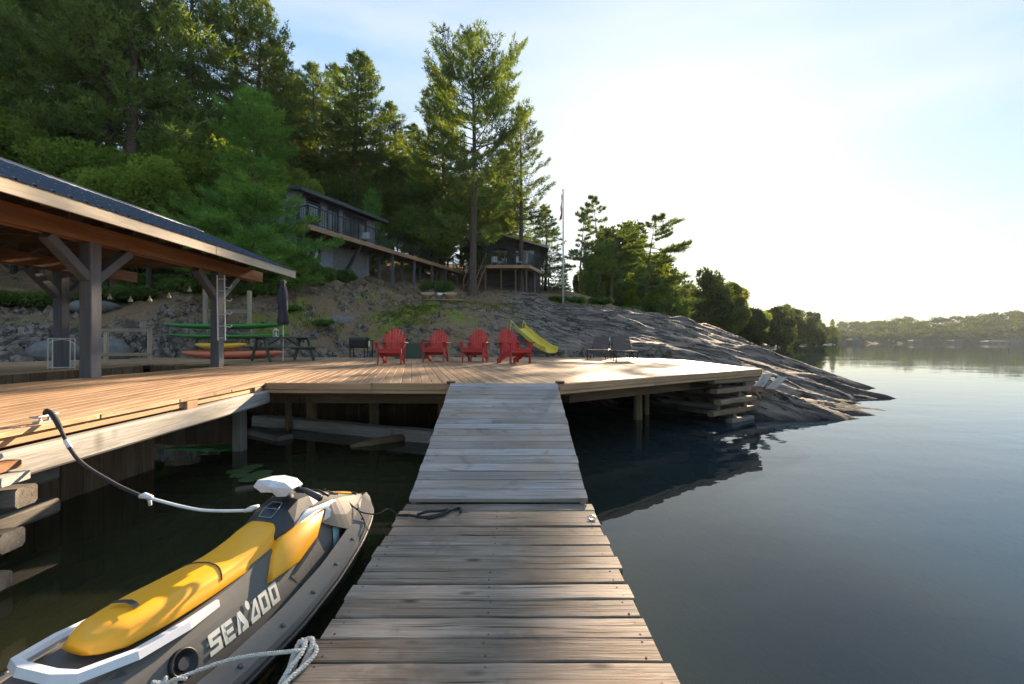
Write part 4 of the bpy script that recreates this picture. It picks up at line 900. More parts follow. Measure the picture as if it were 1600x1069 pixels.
a, b_ = P(321, 487, 17.16), P(390, 487, 17.16); timber('cross_bar', a, b_, .04, .14, M['palepost'], rack)
a = P(351, 509, 16.6); hull('paddle_board', a, 4.5, .62, .30, 'greenhull', 'upper green paddle board on the post rack', 0, 'board', .35)
a = P(356, 525, 16.5); hull('paddle_board', a, 4.45, .62, .26, 'greenhull', 'lower green paddle board on the post rack', 0, 'board', .35)
a = P(346, 541, 15.9); hull('kayak', a, 1.75, .6, .26, 'yellowhull', 'short yellow kayak lying on the orange one', .05, 'kayak', .8, True)
a = P(365, 553, 15.9); a.z = DECK+.16; hull('kayak', a, 3.6, .72, .32, 'orangehull', 'orange kayak lying on the deck below the rack', 0, 'kayak', .8, False)
# white stand, timber rail frame, boulders
ws = thing('white_stand', (-9.9, 9.9, DECK), 'thin white metal stand on the slip dock', 'stand')
xa, xb = P(75, 0, 9.9).x, P(117, 0, 9.9).x
for x in (xa, xa+.1, xb-.1, xb):
    for y_ in (9.9,): MB().tube([(x, y_, DECK), (x, y_, DECK+.66)], .011, 6).build('upright', M['whitemetal'], ws)
for z in (.03, .66): MB().tube([(xa, 9.9, DECK+z), (xb, 9.9, DECK+z)], .011, 6).build('rail', M['whitemetal'], ws)
MB().tube([((xa+xb)/2-.5*(xb-xa)*math.cos(t), 9.9, DECK+.5+.14*math.sin(t)) for t in np.linspace(0, math.pi, 9)], .009, 6).build('arch', M['whitemetal'], ws)
rf = thing('rail_frame', (-12.4, 14.4, DECK), 'open timber rail frame at the back of the slip', 'railing')
xa, xb = P(166, 0, 14.4).x, P(234, 0, 14.4).x
for x in (xa, xb): timber('post', (x, 14.4, DECK+.002), (x, 14.4, DECK+.98), .10, .09, M['palepost'], rf, up=(0, 1, 0))
for z in (.96, .2): timber('rail', (xa-.1, 14.33, DECK+z), (xb+.1, 14.33, DECK+z), .04, .10, M['palepost'], rf)
def boulder(c, s, seed, label):
    rg = np.random.default_rng(seed); rings = []; n = 16
    ph = rg.uniform(0, 6, 6)
    for i in range(9):
        t = i/8*math.pi; rings.append([(math.sin(t)*math.cos(a)*s[0]*(1+.13*math.sin(2*a+ph[0])+.08*math.sin(3*a+ph[1]+t*2)), math.sin(t)*math.sin(a)*s[1]*(1+.1*math.sin(2*a+ph[2])), (-math.cos(t)+.12*math.sin(2*a+ph[3]+t*3)*math.sin(t))*s[2]) for a in np.linspace(0, 2*math.pi, n+1)[:-1]])
    o = MB().loft(rings).build('boulder', M['stone'], None, True); o.location = c; return tag(o, label, 'boulder')
for px, py, d, s, lb in [(165,552,15.8,(.8,.6,.55),'grey boulder behind the open timber rail frame'),(88,553,15,(.8,.6,.45),'grey boulder behind the white stand'),(148,482,19.5,(1.2,.8,.35),'flat-topped grey boulder up the shaded slope'),(520,505,20.6,(1.0,.7,.35),'low boulder on the slope above the picnic table')]:
    boulder(P(px, py, d), s, int(px), lb)
# hillside bench with stumps and bucket
bz = thing('fire_bench', P(690, 470, 27), 'low timber bench platform on the mossy slope below the cottage', 'bench')
a, b_ = P(662, 470, 27), P(725, 471, 27.2)
for k in range(3): timber('board', a+Vector((0, k*.2, .05)), b_+Vector((0, k*.2, .05)), .18, .06, M['fascia'], bz)
for t in (.12, .88): c = a.lerp(b_, t); timber('support', c+Vector((0, .2, -1.0)), c+Vector((0, .2, .02)), .3, .16, M['darkboard'], bz, up=(0, 1, 0))
for k, (px, lb) in enumerate([(668, 'tan wicker bowl seat on the hillside bench near the walkway'), (703, 'tan wicker bowl seat on the hillside bench near the stairs')]):
    c = P(px, 466, 27.8); o = thing('bowl_seat', c, lb, 'seat')
    rings = [[c+Vector((math.cos(t)*r_, math.sin(t)*r_-(z-.1)*.5*(-1), z+.10*math.sin(t)*(z > .2))) for t in np.linspace(0, 2*math.pi, 19)[:-1]] for z, r_ in ((-.05, .16), (.05, .22), (.12, .36), (.3, .44), (.32, .40), (.16, .3), (.13, .1))]
    MB().loft(rings).build('bowl', M['tan'], o, True); MB().tube([c+Vector((0, 0, -.5)), c+Vector((0, 0, -.02))], .14, 10).build('foot', M['tan'], o)
c = P(686, 467, 27.6); o = thing('metal_bucket', c, 'grey metal bucket between the wicker bowl seats', 'bucket')
MB().loft([[c+Vector((math.cos(t)*r_, math.sin(t)*r_, z)) for t in np.linspace(0, 2*math.pi, 17)[:-1]] for z, r_ in ((0, .2), (.32, .27), (.33, .26), (.06, .19))]).build('pail', M['steel'], o, True)
MB().tube([c+Vector((math.cos(t)*.26, 0, .33+math.sin(t)*.16)) for t in np.linspace(0, math.pi, 9)], .012, 6).build('handle', M['iron'], o)
# flagpole
fb = P(880, 475, 34); fb.z = gz(fb.x, fb.y); ft = P(880.5, 299, 34).z
fp = thing('flagpole', fb, 'tall white flagpole with a limp red and white flag', 'flagpole')
MB().tube([fb-Vector((0, 0, .2)), Vector((fb.x, fb.y, ft))], [.075, .045], 10).build('pole', M['whitemetal'], fp, True)
MB().loft([[Vector((fb.x, fb.y, ft+.06))+Vector((math.cos(a)*math.sin(t)*.08, math.sin(a)*math.sin(t)*.08, -math.cos(t)*.08)) for a in np.linspace(0, 6.283, 11)[:-1]] for t in np.linspace(.05, 3.1, 7)]).build('finial', M['whitemetal'], fp, True)
for j, (z0, z1, mt) in enumerate([(.25, .75, 'flagred'), (.75, 1.3, 'flagwhite'), (1.3, 2.15, 'flagred')]):
    rings = []
    for z in np.linspace(z0, z1, 8):
        w = .05+.13*z/2.15; rings.append([Vector((fb.x-.06-w*(.55+.5*math.cos(a))*(1+.25*math.sin(z*7)), fb.y+.1*math.sin(a)*(1+.5*math.sin(3*a+z*4)), ft-z-.08*math.cos(a))) for a in np.linspace(0, 6.283, 13)[:-1]])
    MB().loft(rings).build('flag_fold', M[mt], fp, True)

# ------------------------------------------------------------------ grey cabin and raised walkway
a2 = Vector((.375, .927, 0)); n2 = Vector((.927, -.375, 0)); K = Vector((-12.0, 25.6, 0)); FL = 7.9; EV = 10.1
cabin = thing('grey_cabin', (-12, 25.6, 5.2), 'two-storey grey lap-sided cabin with a black railed balcony', 'cabin')
def lap_wall(root, o, d, n, L, z0, z1, holes=(), mat='siding', name='siding', bw=.2):
    mb = MB(); z = z0
    while z < z1-.01:
        zt = min(z+bw, z1); segs = [(0, L)]
        for (u0, u1, h0, h1) in holes:
            if zt > h0 and z < h1:
                new = []
                for s0, s1 in segs:
                    if u1 <= s0 or u0 >= s1: new.append((s0, s1)); continue
                    if u0 > s0: new.append((s0, u0))
                    if u1 < s1: new.append((u1, s1))
                segs = new
        for s0, s1 in segs:
            p = [o+d*s0, o+d*s1]
            mb.add([p[0]+n*.035+Vector((0, 0, z)), p[1]+n*.035+Vector((0, 0, z)), p[1]+n*.008+Vector((0, 0, zt)), p[0]+n*.008+Vector((0, 0, zt)), p[0]-n*.06+Vector((0, 0, z)), p[1]-n*.06+Vector((0, 0, z)), p[1]-n*.06+Vector((0, 0, zt)), p[0]-n*.06+Vector((0, 0, zt))],
                   [(0,1,2,3), (0,4,5,1), (3,2,6,7), (0,3,7,4), (1,5,6,2)])
        z = zt
    return mb.build(name, M[mat], root)
def window(root, o, d, n, u0, u1, z0, z1, mull=0, name='window'):
    c = o+d*((u0+u1)/2); w = u1-u0; fr_ = MB()
    for uu in (u0, u1): fr_.bar(o+d*uu+n*.02+Vector((0, 0, z0)), o+d*uu+n*.02+Vector((0, 0, z1)), .07, .10, d)
    for zz in (z0, z1): fr_.bar(o+d*(u0-.035)+n*.021+Vector((0, 0, zz)), o+d*(u1+.035)+n*.021+Vector((0, 0, zz)), .10, .07)
    f_ = fr_.build(name, M['trim'], root)
    for k in range(mull+1):
        a_, b__ = u0+w*k/(mull+1)+.03, u0+w*(k+1)/(mull+1)-.03
        q = [o+d*a_, o+d*b__]; pn_ = MB().add([q[0]+Vector((0, 0, z0+.03))-n*.01, q[1]+Vector((0, 0, z0+.03))-n*.01, q[1]+Vector((0, 0, z1-.03))-n*.01, q[0]+Vector((0, 0, z1-.03))-n*.01], [(0, 1, 2, 3)])
        me = pn_.mesh('pane', root.location); link('pane', me, M['glass'], f_)
    for k in range(1, mull+1):
        uu = u0+w*k/(mull+1); me = MB().bar(o+d*uu+Vector((0, 0, z0)), o+d*uu+Vector((0, 0, z1)), .05, .05, d).mesh('mullion', root.location); link('mullion', me, M['trim'], f_)
CL = 5.9
lw = Vector((-.927, .375, 0))
lap_wall(cabin, K, a2, n2, 2.6, 5.0, FL-.15, [(.85, 1.55, 6.45, 7.35)], name='lower_siding'); lap_wall(cabin, K+a2*5.7, a2, n2, .2, 5.0, FL-.15, name='lower_siding')
lap_wall(cabin, K, a2, n2, CL+.6, FL-.15, EV-.05, [(.55, 1.55, 8.85, 9.75), (2.15, 3.05, 7.95, 9.85), (3.5, 5.6, 7.95, 9.85)], name='upper_siding')
lap_wall(cabin, K, lw, -a2, 6.5, 5.0, EV+.35, name='end_siding')
window(cabin, K, a2, n2, .85, 1.55, 6.45, 7.35); window(cabin, K, a2, n2, .55, 1.55, 8.85, 9.75); window(cabin, K, a2, n2, 2.15, 3.05, 7.97, 9.85, 1, 'glass_door'); window(cabin, K, a2, n2, 3.5, 5.6, 7.97, 9.85, 2, 'glass_door')
for s0, s1 in ((2.62, 4.14), (4.17, 5.68)):
    c0, c1 = K+a2*s0, K+a2*s1; dm = MB()
    nbr = 8
    for k in range(nbr):
        u0, u1 = s0+(s1-s0)*k/nbr, s0+(s1-s0)*(k+1)/nbr-.012; dm.box(K+a2*((u0+u1)/2)+n2*.0+Vector((0, 0, (5.1+FL-.2)/2)), (u1-u0, .05, FL-.2-5.1), frame(a2))
    dm.build('barn_door', M['door'], cabin)
MB().bar(K+n2*.01+Vector((0, 0, 5.0)), K+n2*.01+Vector((0, 0, EV)), .12, .12, a2).build('corner_board', M['trim'], cabin)
rfm = MB(); ov = .75
pr = [(ov, EV-.12), (ov, EV+.05), (-3.3, EV+.95), (-7.2, EV+.05), (-7.2, EV-.12), (-3.3, EV+.78)]
rfm.loft([[K+a2*t+n2*u+Vector((0, 0, z)) for u, z in pr] for t in (-.5, CL+1.1)]); rfm.build('roof', M['shingle'], cabin)
MB().bar(K+a2*(-.52)+n2*(ov+.02)+Vector((0, 0, EV-.04)), K+a2*(CL+1.12)+n2*(ov+.02)+Vector((0, 0, EV-.04)), .03, .2).build('eave_board', M['trim'], cabin)
# balcony + walkway
wk = thing('raised_walkway', (-8, 30, 8), 'long raised wooden balcony walkway with black railing on posts', 'walkway')
E0 = K+n2*1.7; WL = 16.6
def dk(t, u, z): return E0+a2*t-n2*u+Vector((0, 0, z))
for k in range(11): timber('floor_board', dk(-.9, .08+k*.15, FL-.02), dk(WL, .08+k*.15, FL-.02), .142, .04, M['deck'], wk)
timber('edge_fascia', dk(-.92, -.01, FL-.14), dk(8, -.01, FL-.14), .04, .26, M['fascia'], wk); timber('edge_fascia', dk(8.01, -.01, FL-.14), dk(WL, -.01, FL-.14), .04, .26, M['fascia'], wk)
timber('end_fascia', dk(-.95, -.03, FL-.14), dk(-.95, 1.7, FL-.14), .04, .26, M['fascia'], wk)
for k in range(21): timber('joist', dk(-.7+k*.82, .05, FL-.15), dk(-.7+k*.82, 1.68, FL-.15), .05, .2, M['rafter'], wk)
for t in (.3, 3.4): timber('brace', K+a2*t+n2*.05+Vector((0, 0, 5.75)), dk(t, .25, FL-.26), .16, .18, M['trim'], wk)
for t in (6.6, 9.2, 11.6, 13.8, 15.8):
    for u in (.25, 1.35):
        b0 = dk(t, u, 0); g0_ = gz(b0.x, b0.y); timber('support_post', (b0.x, b0.y, g0_-.2), (b0.x, b0.y, FL-.24), .16, .16, M['greypost'], wk, up=(0, 1, 0))
def railing(root, pts, z, h=1.02, name='railing', step=.125, pstep=1.85):
    for p, q_ in zip(pts[:-1], pts[1:]):
        d = (q_-p); L = d.length; d = d/L; n = max(1, round(L/pstep)); bal = MB()
        for k in range(n+1): timber('rail_post', p+d*(L*k/n)+Vector((0, 0, z-.02)), p+d*(L*k/n)+Vector((0, 0, z+h)), .07, .07, M['iron'], root, up=d)
        timber('top_rail', p+Vector((0, 0, z+h)), q_+Vector((0, 0, z+h)), .08, .045, M['iron'], root); timber('bottom_rail', p+Vector((0, 0, z+.09)), q_+Vector((0, 0, z+.09)), .045, .04, M['iron'], root)
        k = step
        while k < L-.03: bal.bar(p+d*k+Vector((0, 0, z+.09)), p+d*k+Vector((0, 0, z+h)), .022, .022, d); k += step
        bal.build('balusters', M['iron'], root)
V0 = Vector((0, 0, 0))
railing(wk, [dk(-.88, 1.66, 0), dk(-.88, .06, 0), dk(WL, .06, 0)], FL)
for t0, lb in ((.3, 'dark red patio chair at the end of the cabin balcony'), (4.6, 'pale patio chair outside the cabin glass doors')):
    c = dk(t0, .95, FL+.01); o = thing('balcony_chair', c, lb, 'chair'); mt = M['loungerfabric'] if t0 < 1 else M['whitemetal']
    for sx in (-1, 1):
        for sy in (-1, 1): timber('leg', c+Vector((sx*.22, sy*.22, 0)), c+Vector((sx*.22, sy*.22, .42)), .035, .035, mt, o, up=(0, 1, 0))
    timber('seat', c+Vector((-.25, 0, .44)), c+Vector((.25, 0, .44)), .5, .05, mt, o); timber('backrest', c+Vector((-.25, .26, .5)), c+Vector((-.25, .36, .95)), .04, .03, mt, o, up=(1, 0, 0)); timber('backrest', c+Vector((-.25, .32, .75)), c+Vector((.25, .32, .75)), .03, .4, mt, o)
# ------------------------------------------------------------------ dark cottage
ct = thing('dark_cottage', (0, 41, 8), 'dark brown gabled cottage with a railed deck above the rock', 'cottage')
CX0, CX1, CY0, CY1 = -3.9, 2.5, 40.4, 47; X_ = Vector((1, 0, 0)); Y_ = Vector((0, 1, 0))
lap_wall(ct, Vector((CX0, CY0, 0)), X_, -Y_, CX1-CX0, 6.0, 10.0, [(2.4, 3.5, 8.1, 9.8), (4.2, 5.9, 8.1, 9.8)], 'darksiding', 'front_siding')
lap_wall(ct, Vector((CX1, CY0, 0)), Y_, X_, CY1-CY0, 6.0, 10.0, [(.8, 2.6, 8.3, 9.6)], 'darksiding', 'side_siding'); lap_wall(ct, Vector((CX0, CY0, 0)), Y_, -X_, CY1-CY0, 6.0, 10.0, (), 'darksiding', 'side_siding')
window(ct, Vector((CX0, CY0, 0)), X_, -Y_, 2.4, 3.5, 8.1, 9.8, 1, 'glass_door'); window(ct, Vector((CX0, CY0, 0)), X_, -Y_, 4.2, 5.9, 8.1, 9.8, 1, 'glass_door'); window(ct, Vector((CX1, CY0, 0)), Y_, X_, .8, 2.6, 8.3, 9.6, 1)
MB().add([(CX0, CY0, 10), (CX1, CY0, 10), ((CX0+CX1)/2-.4, CY0, 10.95)], [(0, 1, 2)]).build('gable', M['darksiding'], ct)
mx_ = (CX0+CX1)/2-.4
MB().loft([[(CX0-.6, y_, 9.82), (mx_, y_, 11.0), (CX1+.7, y_, 9.75), (CX1+.7, y_, 9.9), (mx_, y_, 11.16), (CX0-.6, y_, 9.97)] for y_ in (CY0-1.0, CY1+.4)]).build('roof', M['shingle'], ct)
timber('rake_board', (mx_, CY0-1.02, 11.06), (CX1+.72, CY0-1.02, 9.83), .03, .16, M['eave'], ct); timber('rake_board', (mx_, CY0-1.02, 11.07), (CX0-.62, CY0-1.02, 9.9), .03, .16, M['trim'], ct)
d0, d1, d2 = Vector((-2.5, 37.6, 0)), Vector((1.45, 37.6, 0)), Vector((3.75, 43.9, 0)); CF = 8.02
for k in range(18): timber('floor_board', (-2.5, 37.68+k*.15, CF-.02), (1.45+k*.15*.365, 37.68+k*.15, CF-.02), .142, .04, M['deck'], ct)
for k in range(14): timber('floor_board', (CX1+.04, 40.45+k*.24, CF-.02), (2.45+k*.24*.365, 40.45+k*.24, CF-.02), .232, .04, M['deck'], ct) if 2.45+k*.24*.365 > CX1+.3 else None
timber('edge_fascia', d0+Vector((0, -.03, CF-.13)), d1+Vector((0, -.03, CF-.13)), .04, .26, M['fascia'], ct); timber('edge_fascia', d1+Vector((.03, 0, CF-.13)), d2+Vector((.03, 0, CF-.13)), .04, .26, M['fascia'], ct)
railing(ct, [d0+Vector((0, .06, 0)), d1+Vector((-.05, .06, 0)), d2+Vector((-.06, 0, 0))], CF)
for x, y_ in [(-2.2, 37.9), (-.9, 37.9), (.3, 37.9), (1.2, 37.9), (2.0, 39.6), (2.8, 41.8), (3.5, 43.6)]: timber('support_post', (x, y_, gz(x, y_)-.2), (x, y_, CF-.25), .14, .14, M['darkboard'], ct, up=(0, 1, 0))
for x in (-1.5, .6): 
    c = Vector((x, 38.7, CF)); o = thing('deck_chair', c, 'white chair on the dark cottage deck behind the railing', 'chair', 'white chairs on the cottage deck')
    timber('seat', c+Vector((-.25, 0, .42)), c+Vector((.25, 0, .42)), .5, .06, M['whitemetal'], o); timber('backrest', c+Vector((-.25, .25, .7)), c+Vector((.25, .25, .7)), .04, .5, M['whitemetal'], o)
    for sx in (-1, 1):
        for sy in (-1, 1): timber('leg', c+Vector((sx*.22, sy*.2, 0)), c+Vector((sx*.22, sy*.2, .4)), .04, .04, M['whitemetal'], o, up=(0, 1, 0))
stt = thing('stairway', (-3, 36, 6), 'dark wooden stairs climbing to the dark cottage deck', 'stairs')
s0, s1 = P(733, 446, 35.0), Vector((-2.6, 37.7, CF)); s0.z = gz(s0.x, s0.y); dst = s1-s0; wv = Vector((dst.y, -dst.x, 0)).normalized()
for k in (-.5, .5): timber('stringer', s0+wv*k, s1+wv*k, .06, .24, M['darkboard'], stt); timber('handrail', s0+wv*k+Vector((0, 0, .95)), s1+wv*k+Vector((0, 0, .95)), .06, .06, M['darkboard'], stt)
for k in range(12): c = s0+dst*((k+.5)/12)+Vector((0, 0, .1)); timber('tread', c-wv*.5, c+wv*.5, .26, .04, M['darkboard'], stt)
for k in (-.5, .5):
    for t in (.05, .5, .95): timber('newel', s0+dst*t+wv*k, s0+dst*t+wv*k+Vector((0, 0, .95)), .07, .07, M['darkboard'], stt, up=(0, 1, 0))
# far boathouses
for px, d, w, h, lb in [(1335, 372, 8, 5, 'small white boathouse where the headland meets the far shore'), (1555, 408, 20, 3.2, 'long low white boathouse under the far hill'), (1492, 425, 7, 4, 'little gabled boathouse on the far shore'), (1430, 440, 9, 4, 'grey boathouse hidden among far shore trees')]:
    x = (px-800)/F*d; o = thing('boathouse', (x, d, 0), lb, 'boathouse')
    MB().box((x, d, h*.33), (w, 7, h*.66)).build('wall', M['boatwall'], o)
    MB().loft([[(x-w/2-.5, y_, h*.66), (x+w/2+.5, y_, h*.66), (x+w*.3, y_*0+d, h), (x-w*.3, y_*0+d, h)] for y_ in (d-4, d+4)]).build('roof', M['boatroof'], o)
    for k in (-.3, 0, .3): MB().box((x+w*k, d-3.52, h*.3), (w*.16, .06, h*.42)).build('boat_door', M['trim'], o)

# ------------------------------------------------------------------ water things: floating log, lily pads, sunken plank
lg = thing('floating_timber', onplane(540, 668, .1), 'long grey squared timber floating under the deck edge', 'timber')
timber('timber', onplane(402, 657, .08), onplane(680, 684, .08), .26, .22, M['oldgrey'], lg, c=.03, seg=8, wob=.06, rng=rd)
lg2 = thing('floating_timber', onplane(420, 676, .03), 'short dark timber end floating beside the round pile', 'timber')
timber('timber', onplane(395, 676, .0), onplane(446, 688, .0), .3, .16, M['rotten'], lg2, c=.03, seg=4, wob=.06, rng=rd)
lg3 = thing('sunken_log', onplane(580, 700, .0), 'pale driftwood branch lying at the water surface', 'log')
MB().tube([onplane(548, 700, -.01), onplane(585, 692, .03), onplane(640, 683, .05)], [.05, .075, .06], 8).build('log', M['pile'], lg3, True)
for k in range(9):
    c = onplane(392+rd.uniform(-26, 22), 742+rd.uniform(-12, 10), .006); r_ = rd.uniform(.08, .13); a0 = rd.uniform(0, 6)
    pts = [(0, 0)]+[(math.cos(a0+t)*r_, math.sin(a0+t)*r_*.95) for t in np.linspace(.15, 6.1, 16)]
    o = MB().prism(pts, 0, .006).build('lily_pad', M['lily']); o.location = c+Vector((0, 0, .002*k)); tag(o, 'round green lily pad floating behind the watercraft', 'lily pad', 'lily pads behind the watercraft')
for k, (pa_, pb_) in enumerate([((0, 900), (330, 800)), ((60, 1000), (300, 880))]):
    a, b_ = onplane(*pa_, -.15), onplane(*pb_, -.15); o = thing('sunken_timber', (a+b_)/2, ['long sunken timber faintly seen under the slip water', 'sunken timber seen under the water beside the yellow seat'][k], 'timber')
    timber('timber', a, b_, .2, .14, M['rotten'], o, c=.03, seg=4, wob=.06, rng=rd)

# ------------------------------------------------------------------ personal watercraft
ski = thing('personal_watercraft', (-1.815, 1.49, 0), 'grey and yellow personal watercraft tied beside the floating dock', 'watercraft', rz=-math.atan2(.2373, .9714))
I = lambda s, xs_, ys_: float(np.interp(s, xs_, ys_))
KS = [-.1, .3, .6, 1.0, 1.4, 1.8, 2.1, 2.3, 2.42]
HB = [.44, .49, .51, .49, .43, .34, .23, .12, .02]; ZB = [.21, .22, .23, .25, .28, .33, .36, .37, .365]
def sm(s, xs_, ys_):
    return (I(s-.06, xs_, ys_)+I(s, xs_, ys_)*2+I(s+.06, xs_, ys_))/4
hbf = lambda s: max(.012, sm(s, KS, HB)); zbf = lambda s: sm(s, KS, ZB)
SS = np.concatenate([np.linspace(-.1, 2.2, 32), np.linspace(2.24, 2.42, 7)])
def zk(s): return -.22+.42*max(0, (s-1.5)/.92)**2
rings = []
for s in SS:
    h, z = hbf(s), zbf(s); f = 1 if s < 1.55 else max(0, 1-(s-1.55)/.3); fl = .14*f+(z-.01)*(1-f); inn = max(.004, h-.10)
    rings.append([(-h, s, z-.08), (-.75*h, s, .0+.2*max(0, (s-1.4))**2), (0, s, zk(s)), (.75*h, s, .0+.2*max(0, (s-1.4))**2), (h, s, z-.08), (h, s, z-.01), (inn, s, z-.01), (inn*.95, s, fl), (-inn*.95, s, fl), (-inn, s, z-.01), (-h, s, z-.01)])
MB().loft(rings).build('hull', M['skidark'], ski, False, False)
for sg in (-1, 1):
    rg = []
    for s in SS:
        h, z = hbf(s), zbf(s); w = min(.10, h*.7)
        rg.append([(sg*(h+.012), s, z-.085), (sg*(h+.024), s, z-.03), (sg*(h+.012), s, z-.004), (sg*(h-w*.92), s, z+.030), (sg*(h-w), s, z+.022), (sg*(h-w), s, z-.03), (sg*(h-w*.4), s, z-.06)])
    gw = MB().loft([r_[::sg] for r_ in rg]).build('gunwale', M['skigrey'], ski, False, False)
    rb = MB().tube([(sg*(hbf(s)+.022), s, zbf(s)-.058) for s in SS], .013, 6).build('rub_strip', M['skidark'], ski, True, False)
    for s in np.arange(.1, 2.2, .27):
        h, z = hbf(s)-.018, zbf(s)+.006; p = Vector((sg*h, s, z)); nrm = Vector((sg*.45, 0, 1)).normalized()
        b0 = MB().tube([p-nrm*.004, p+nrm*.003, p+nrm*.006], [.015, .014, .009], 10).build('bolt', M['skidark'], ski, False, False)
# centre body with its slanting side panels
BS = [.02, .25, .5, .9, 1.3, 1.55, 1.8, 1.95]; WB = [.26, .30, .31, .315, .30, .26, .2, .14]; WT = [.16, .19, .19, .17, .145, .15, .15, .10]; ZT = [.33, .37, .385, .41, .47, .55, .53, .48]
def side(s, v, off=0.0, sg=1):
    b0 = Vector((sm(s, BS, WB), s, .13)); t0 = Vector((sm(s, BS, WT), s, sm(s, BS, ZT))); p = b0.lerp(t0, v); d = t0-b0; n = Vector((d.z, 0, -d.x)).normalized()
    bul = .02*math.sin(v*math.pi); p = p+n*(bul+off); return Vector((p.x*sg, p.y, p.z))
rings = []
for s in np.linspace(.02, 1.95, 40):
    r_ = [side(s, v) for v in (0, .15, .3, .5, .7, .85, 1.0)]; rings.append(r_+[Vector((-p.x, p.y, p.z)) for p in r_[::-1]])
MB().loft(rings).build('side_body', M['skigrey'], ski, False, False)
# darker angular insets on the side panel
for sg in (-1, 1):
    for poly, mt, nm in [([(.05, .1), (.46, .1), (.36, .95), (.05, .95)], 'skidark', 'rear_panel'), ([(1.32, .08), (1.72, .08), (1.85, .75), (1.5, .66), (1.24, .5)], 'skidark', 'knee_recess')]:
        n = len(poly); V = [side(s, v, .005, sg) for s, v in poly]
        c_ = sum((Vector(v) for v in V), Vector())/n
        MB().add(V, [tuple(range(n))[::sg]]).build(nm, M[mt], ski, False, False)
# seat
SK = [.33, .36, .42, .6, .8, 1.0, 1.15, 1.25, 1.34]; SW = [.05, .088, .122, .142, .140, .128, .124, .118, .09]; SZ = [.455, .478, .495, .50, .495, .50, .53, .565, .59]; SB = [.425, .40, .385, .385, .39, .40, .42, .45, .52]
rings = []; back_ = None
for s in np.concatenate([np.linspace(.33, .45, 6), np.linspace(.48, 1.34, 26)]):
    w, zt, zb_ = I(s, SK, SW), sm(s, SK, SZ), sm(s, SK, SB); fl = .035*math.exp(-((s-1.16)/.09)**2); pts = []
    for a in np.linspace(0, 2*math.pi, 25)[:-1]:
        cx, sz = math.cos(a), math.sin(a); x = math.copysign(abs(cx)**.55, cx)*(w+(.03 if sz < 0 else 0)*(1-abs(sz)**3)); z = (zt+zb_)/2+math.copysign(abs(sz)**.62, sz)*(zt-zb_)/2
        if sz < .2: z -= fl*2.2*abs(cx); x *= 1+fl*2
        pts.append((x, s, z))
    rings.append(pts)
seat = MB().loft(rings).build('seat', M['skiyellow'], ski, True, False)
cr = []
for a in np.linspace(0, math.pi, 15):
    cx, sz = math.cos(a), math.sin(a); s = .93; w, zt, zb_ = I(s, SK, SW), sm(s, SK, SZ), sm(s, SK, SB); cr.append((math.copysign(abs(cx)**.55, cx)*(w+.003), s-.05*abs(cx), (zt+zb_)/2+abs(sz)**.62*(zt-zb_)/2+.002))
link('seam', MB().tube(cr, .0035, 5).mesh('seam'), M['skidark'], seat)
link('strap_badge', MB().loft([[(x*.07, .50+.012*k+.02*math.cos(x*1.5), .5165-.0015*abs(x)*2+.001*k) for x in (-1, -.5, 0, .5, 1)] for k in (0, 1, 2)], closed=False, cap=False).mesh('badge'), M['skidark'], seat)
# yellow knee panels and silver sweep
for sg in (-1, 1):
    for nm, mt, poly, off in [('knee_panel', 'skiyellow', [(1.08, .66), (1.30, .60), (1.50, .70), (1.63, .98), (1.40, 1.06), (1.27, 1.1), (1.18, .95)], .03), ('sweep_panel', 'skiwhite', [(1.34, 1.08), (1.56, 1.02), (1.66, .98), (1.60, .82), (1.78, .86), (1.98, .98), (1.75, 1.08), (1.5, 1.13)], .022)]:
        A = [side(s, v, off, sg) for s, v in poly]; Bk = [side(s, v, -.03, sg) for s, v in poly]; n = len(poly)
        mid = [Vector(p).lerp(sum(A, Vector())/n, .07)+Vector((sg*.008, 0, .004)) for p in A]
        cs = sum(p[0] for p in poly)/n; cvv = sum(p[1] for p in poly)/n
        MB().add(Bk+A+mid+[side(cs, cvv, off+.010, sg)], [(2*n+i, 2*n+(i+1) % n, 3*n) for i in range(n)]+[(i, (i+1) % n, n+(i+1) % n, n+i) for i in range(n)]+[(n+i, n+(i+1) % n, 2*n+(i+1) % n, 2*n+i) for i in range(n)]).build(nm, M[mt], ski, True, False)
# console with display, steering, hood
rings = []
for s, w, z0, z1 in [(1.26, .10, .48, .545), (1.30, .125, .48, .58), (1.38, .13, .48, .63), (1.48, .12, .48, .665), (1.58, .12, .5, .66), (1.70, .13, .48, .60)]:
    rings.append([(-w*1.25, s, z0), (w*1.25, s, z0), (w*1.2, s, (z0+z1)/2), (w*.85, s, z1-.01), (w*.4, s, z1), (-w*.4, s, z1), (-w*.85, s, z1-.01), (-w*1.2, s, (z0+z1)/2)])
cons = MB().loft(rings).build('console', M['skidark'], ski, False, False)
def top_c(s): return I(s, [1.26, 1.30, 1.38, 1.48], [.545, .58, .63, .665])
link('display', MB().add([(x, s, top_c(s)+.004) for x, s in ((-.045, 1.315), (.045, 1.315), (.05, 1.37), (.035, 1.42), (-.035, 1.42), (-.05, 1.37))], [(0, 1, 2, 3, 4, 5)]).mesh('display'), M['decaldark'], cons)
dl = MB()
for (x0, s0_, x1, s1_) in [(-.045, 1.315, .045, 1.315), (.045, 1.315, .05, 1.37), (-.045, 1.315, -.05, 1.37), (.05, 1.37, .035, 1.42), (-.05, 1.37, -.035, 1.42), (-.035, 1.42, .035, 1.42), (-.05, 1.368, .05, 1.368)]: dl.tube([(x0, s0_, top_c(s0_)+.006), (x1, s1_, top_c(s1_)+.006)], .0018, 4)
link('display_lines', dl.mesh('lines'), M['decalblue'], cons)
MB().tube([(0, 1.50, .62), (0, 1.44, .73)], [.06, .045], 10).build('steering_column', M['skidark'], ski, True, False)
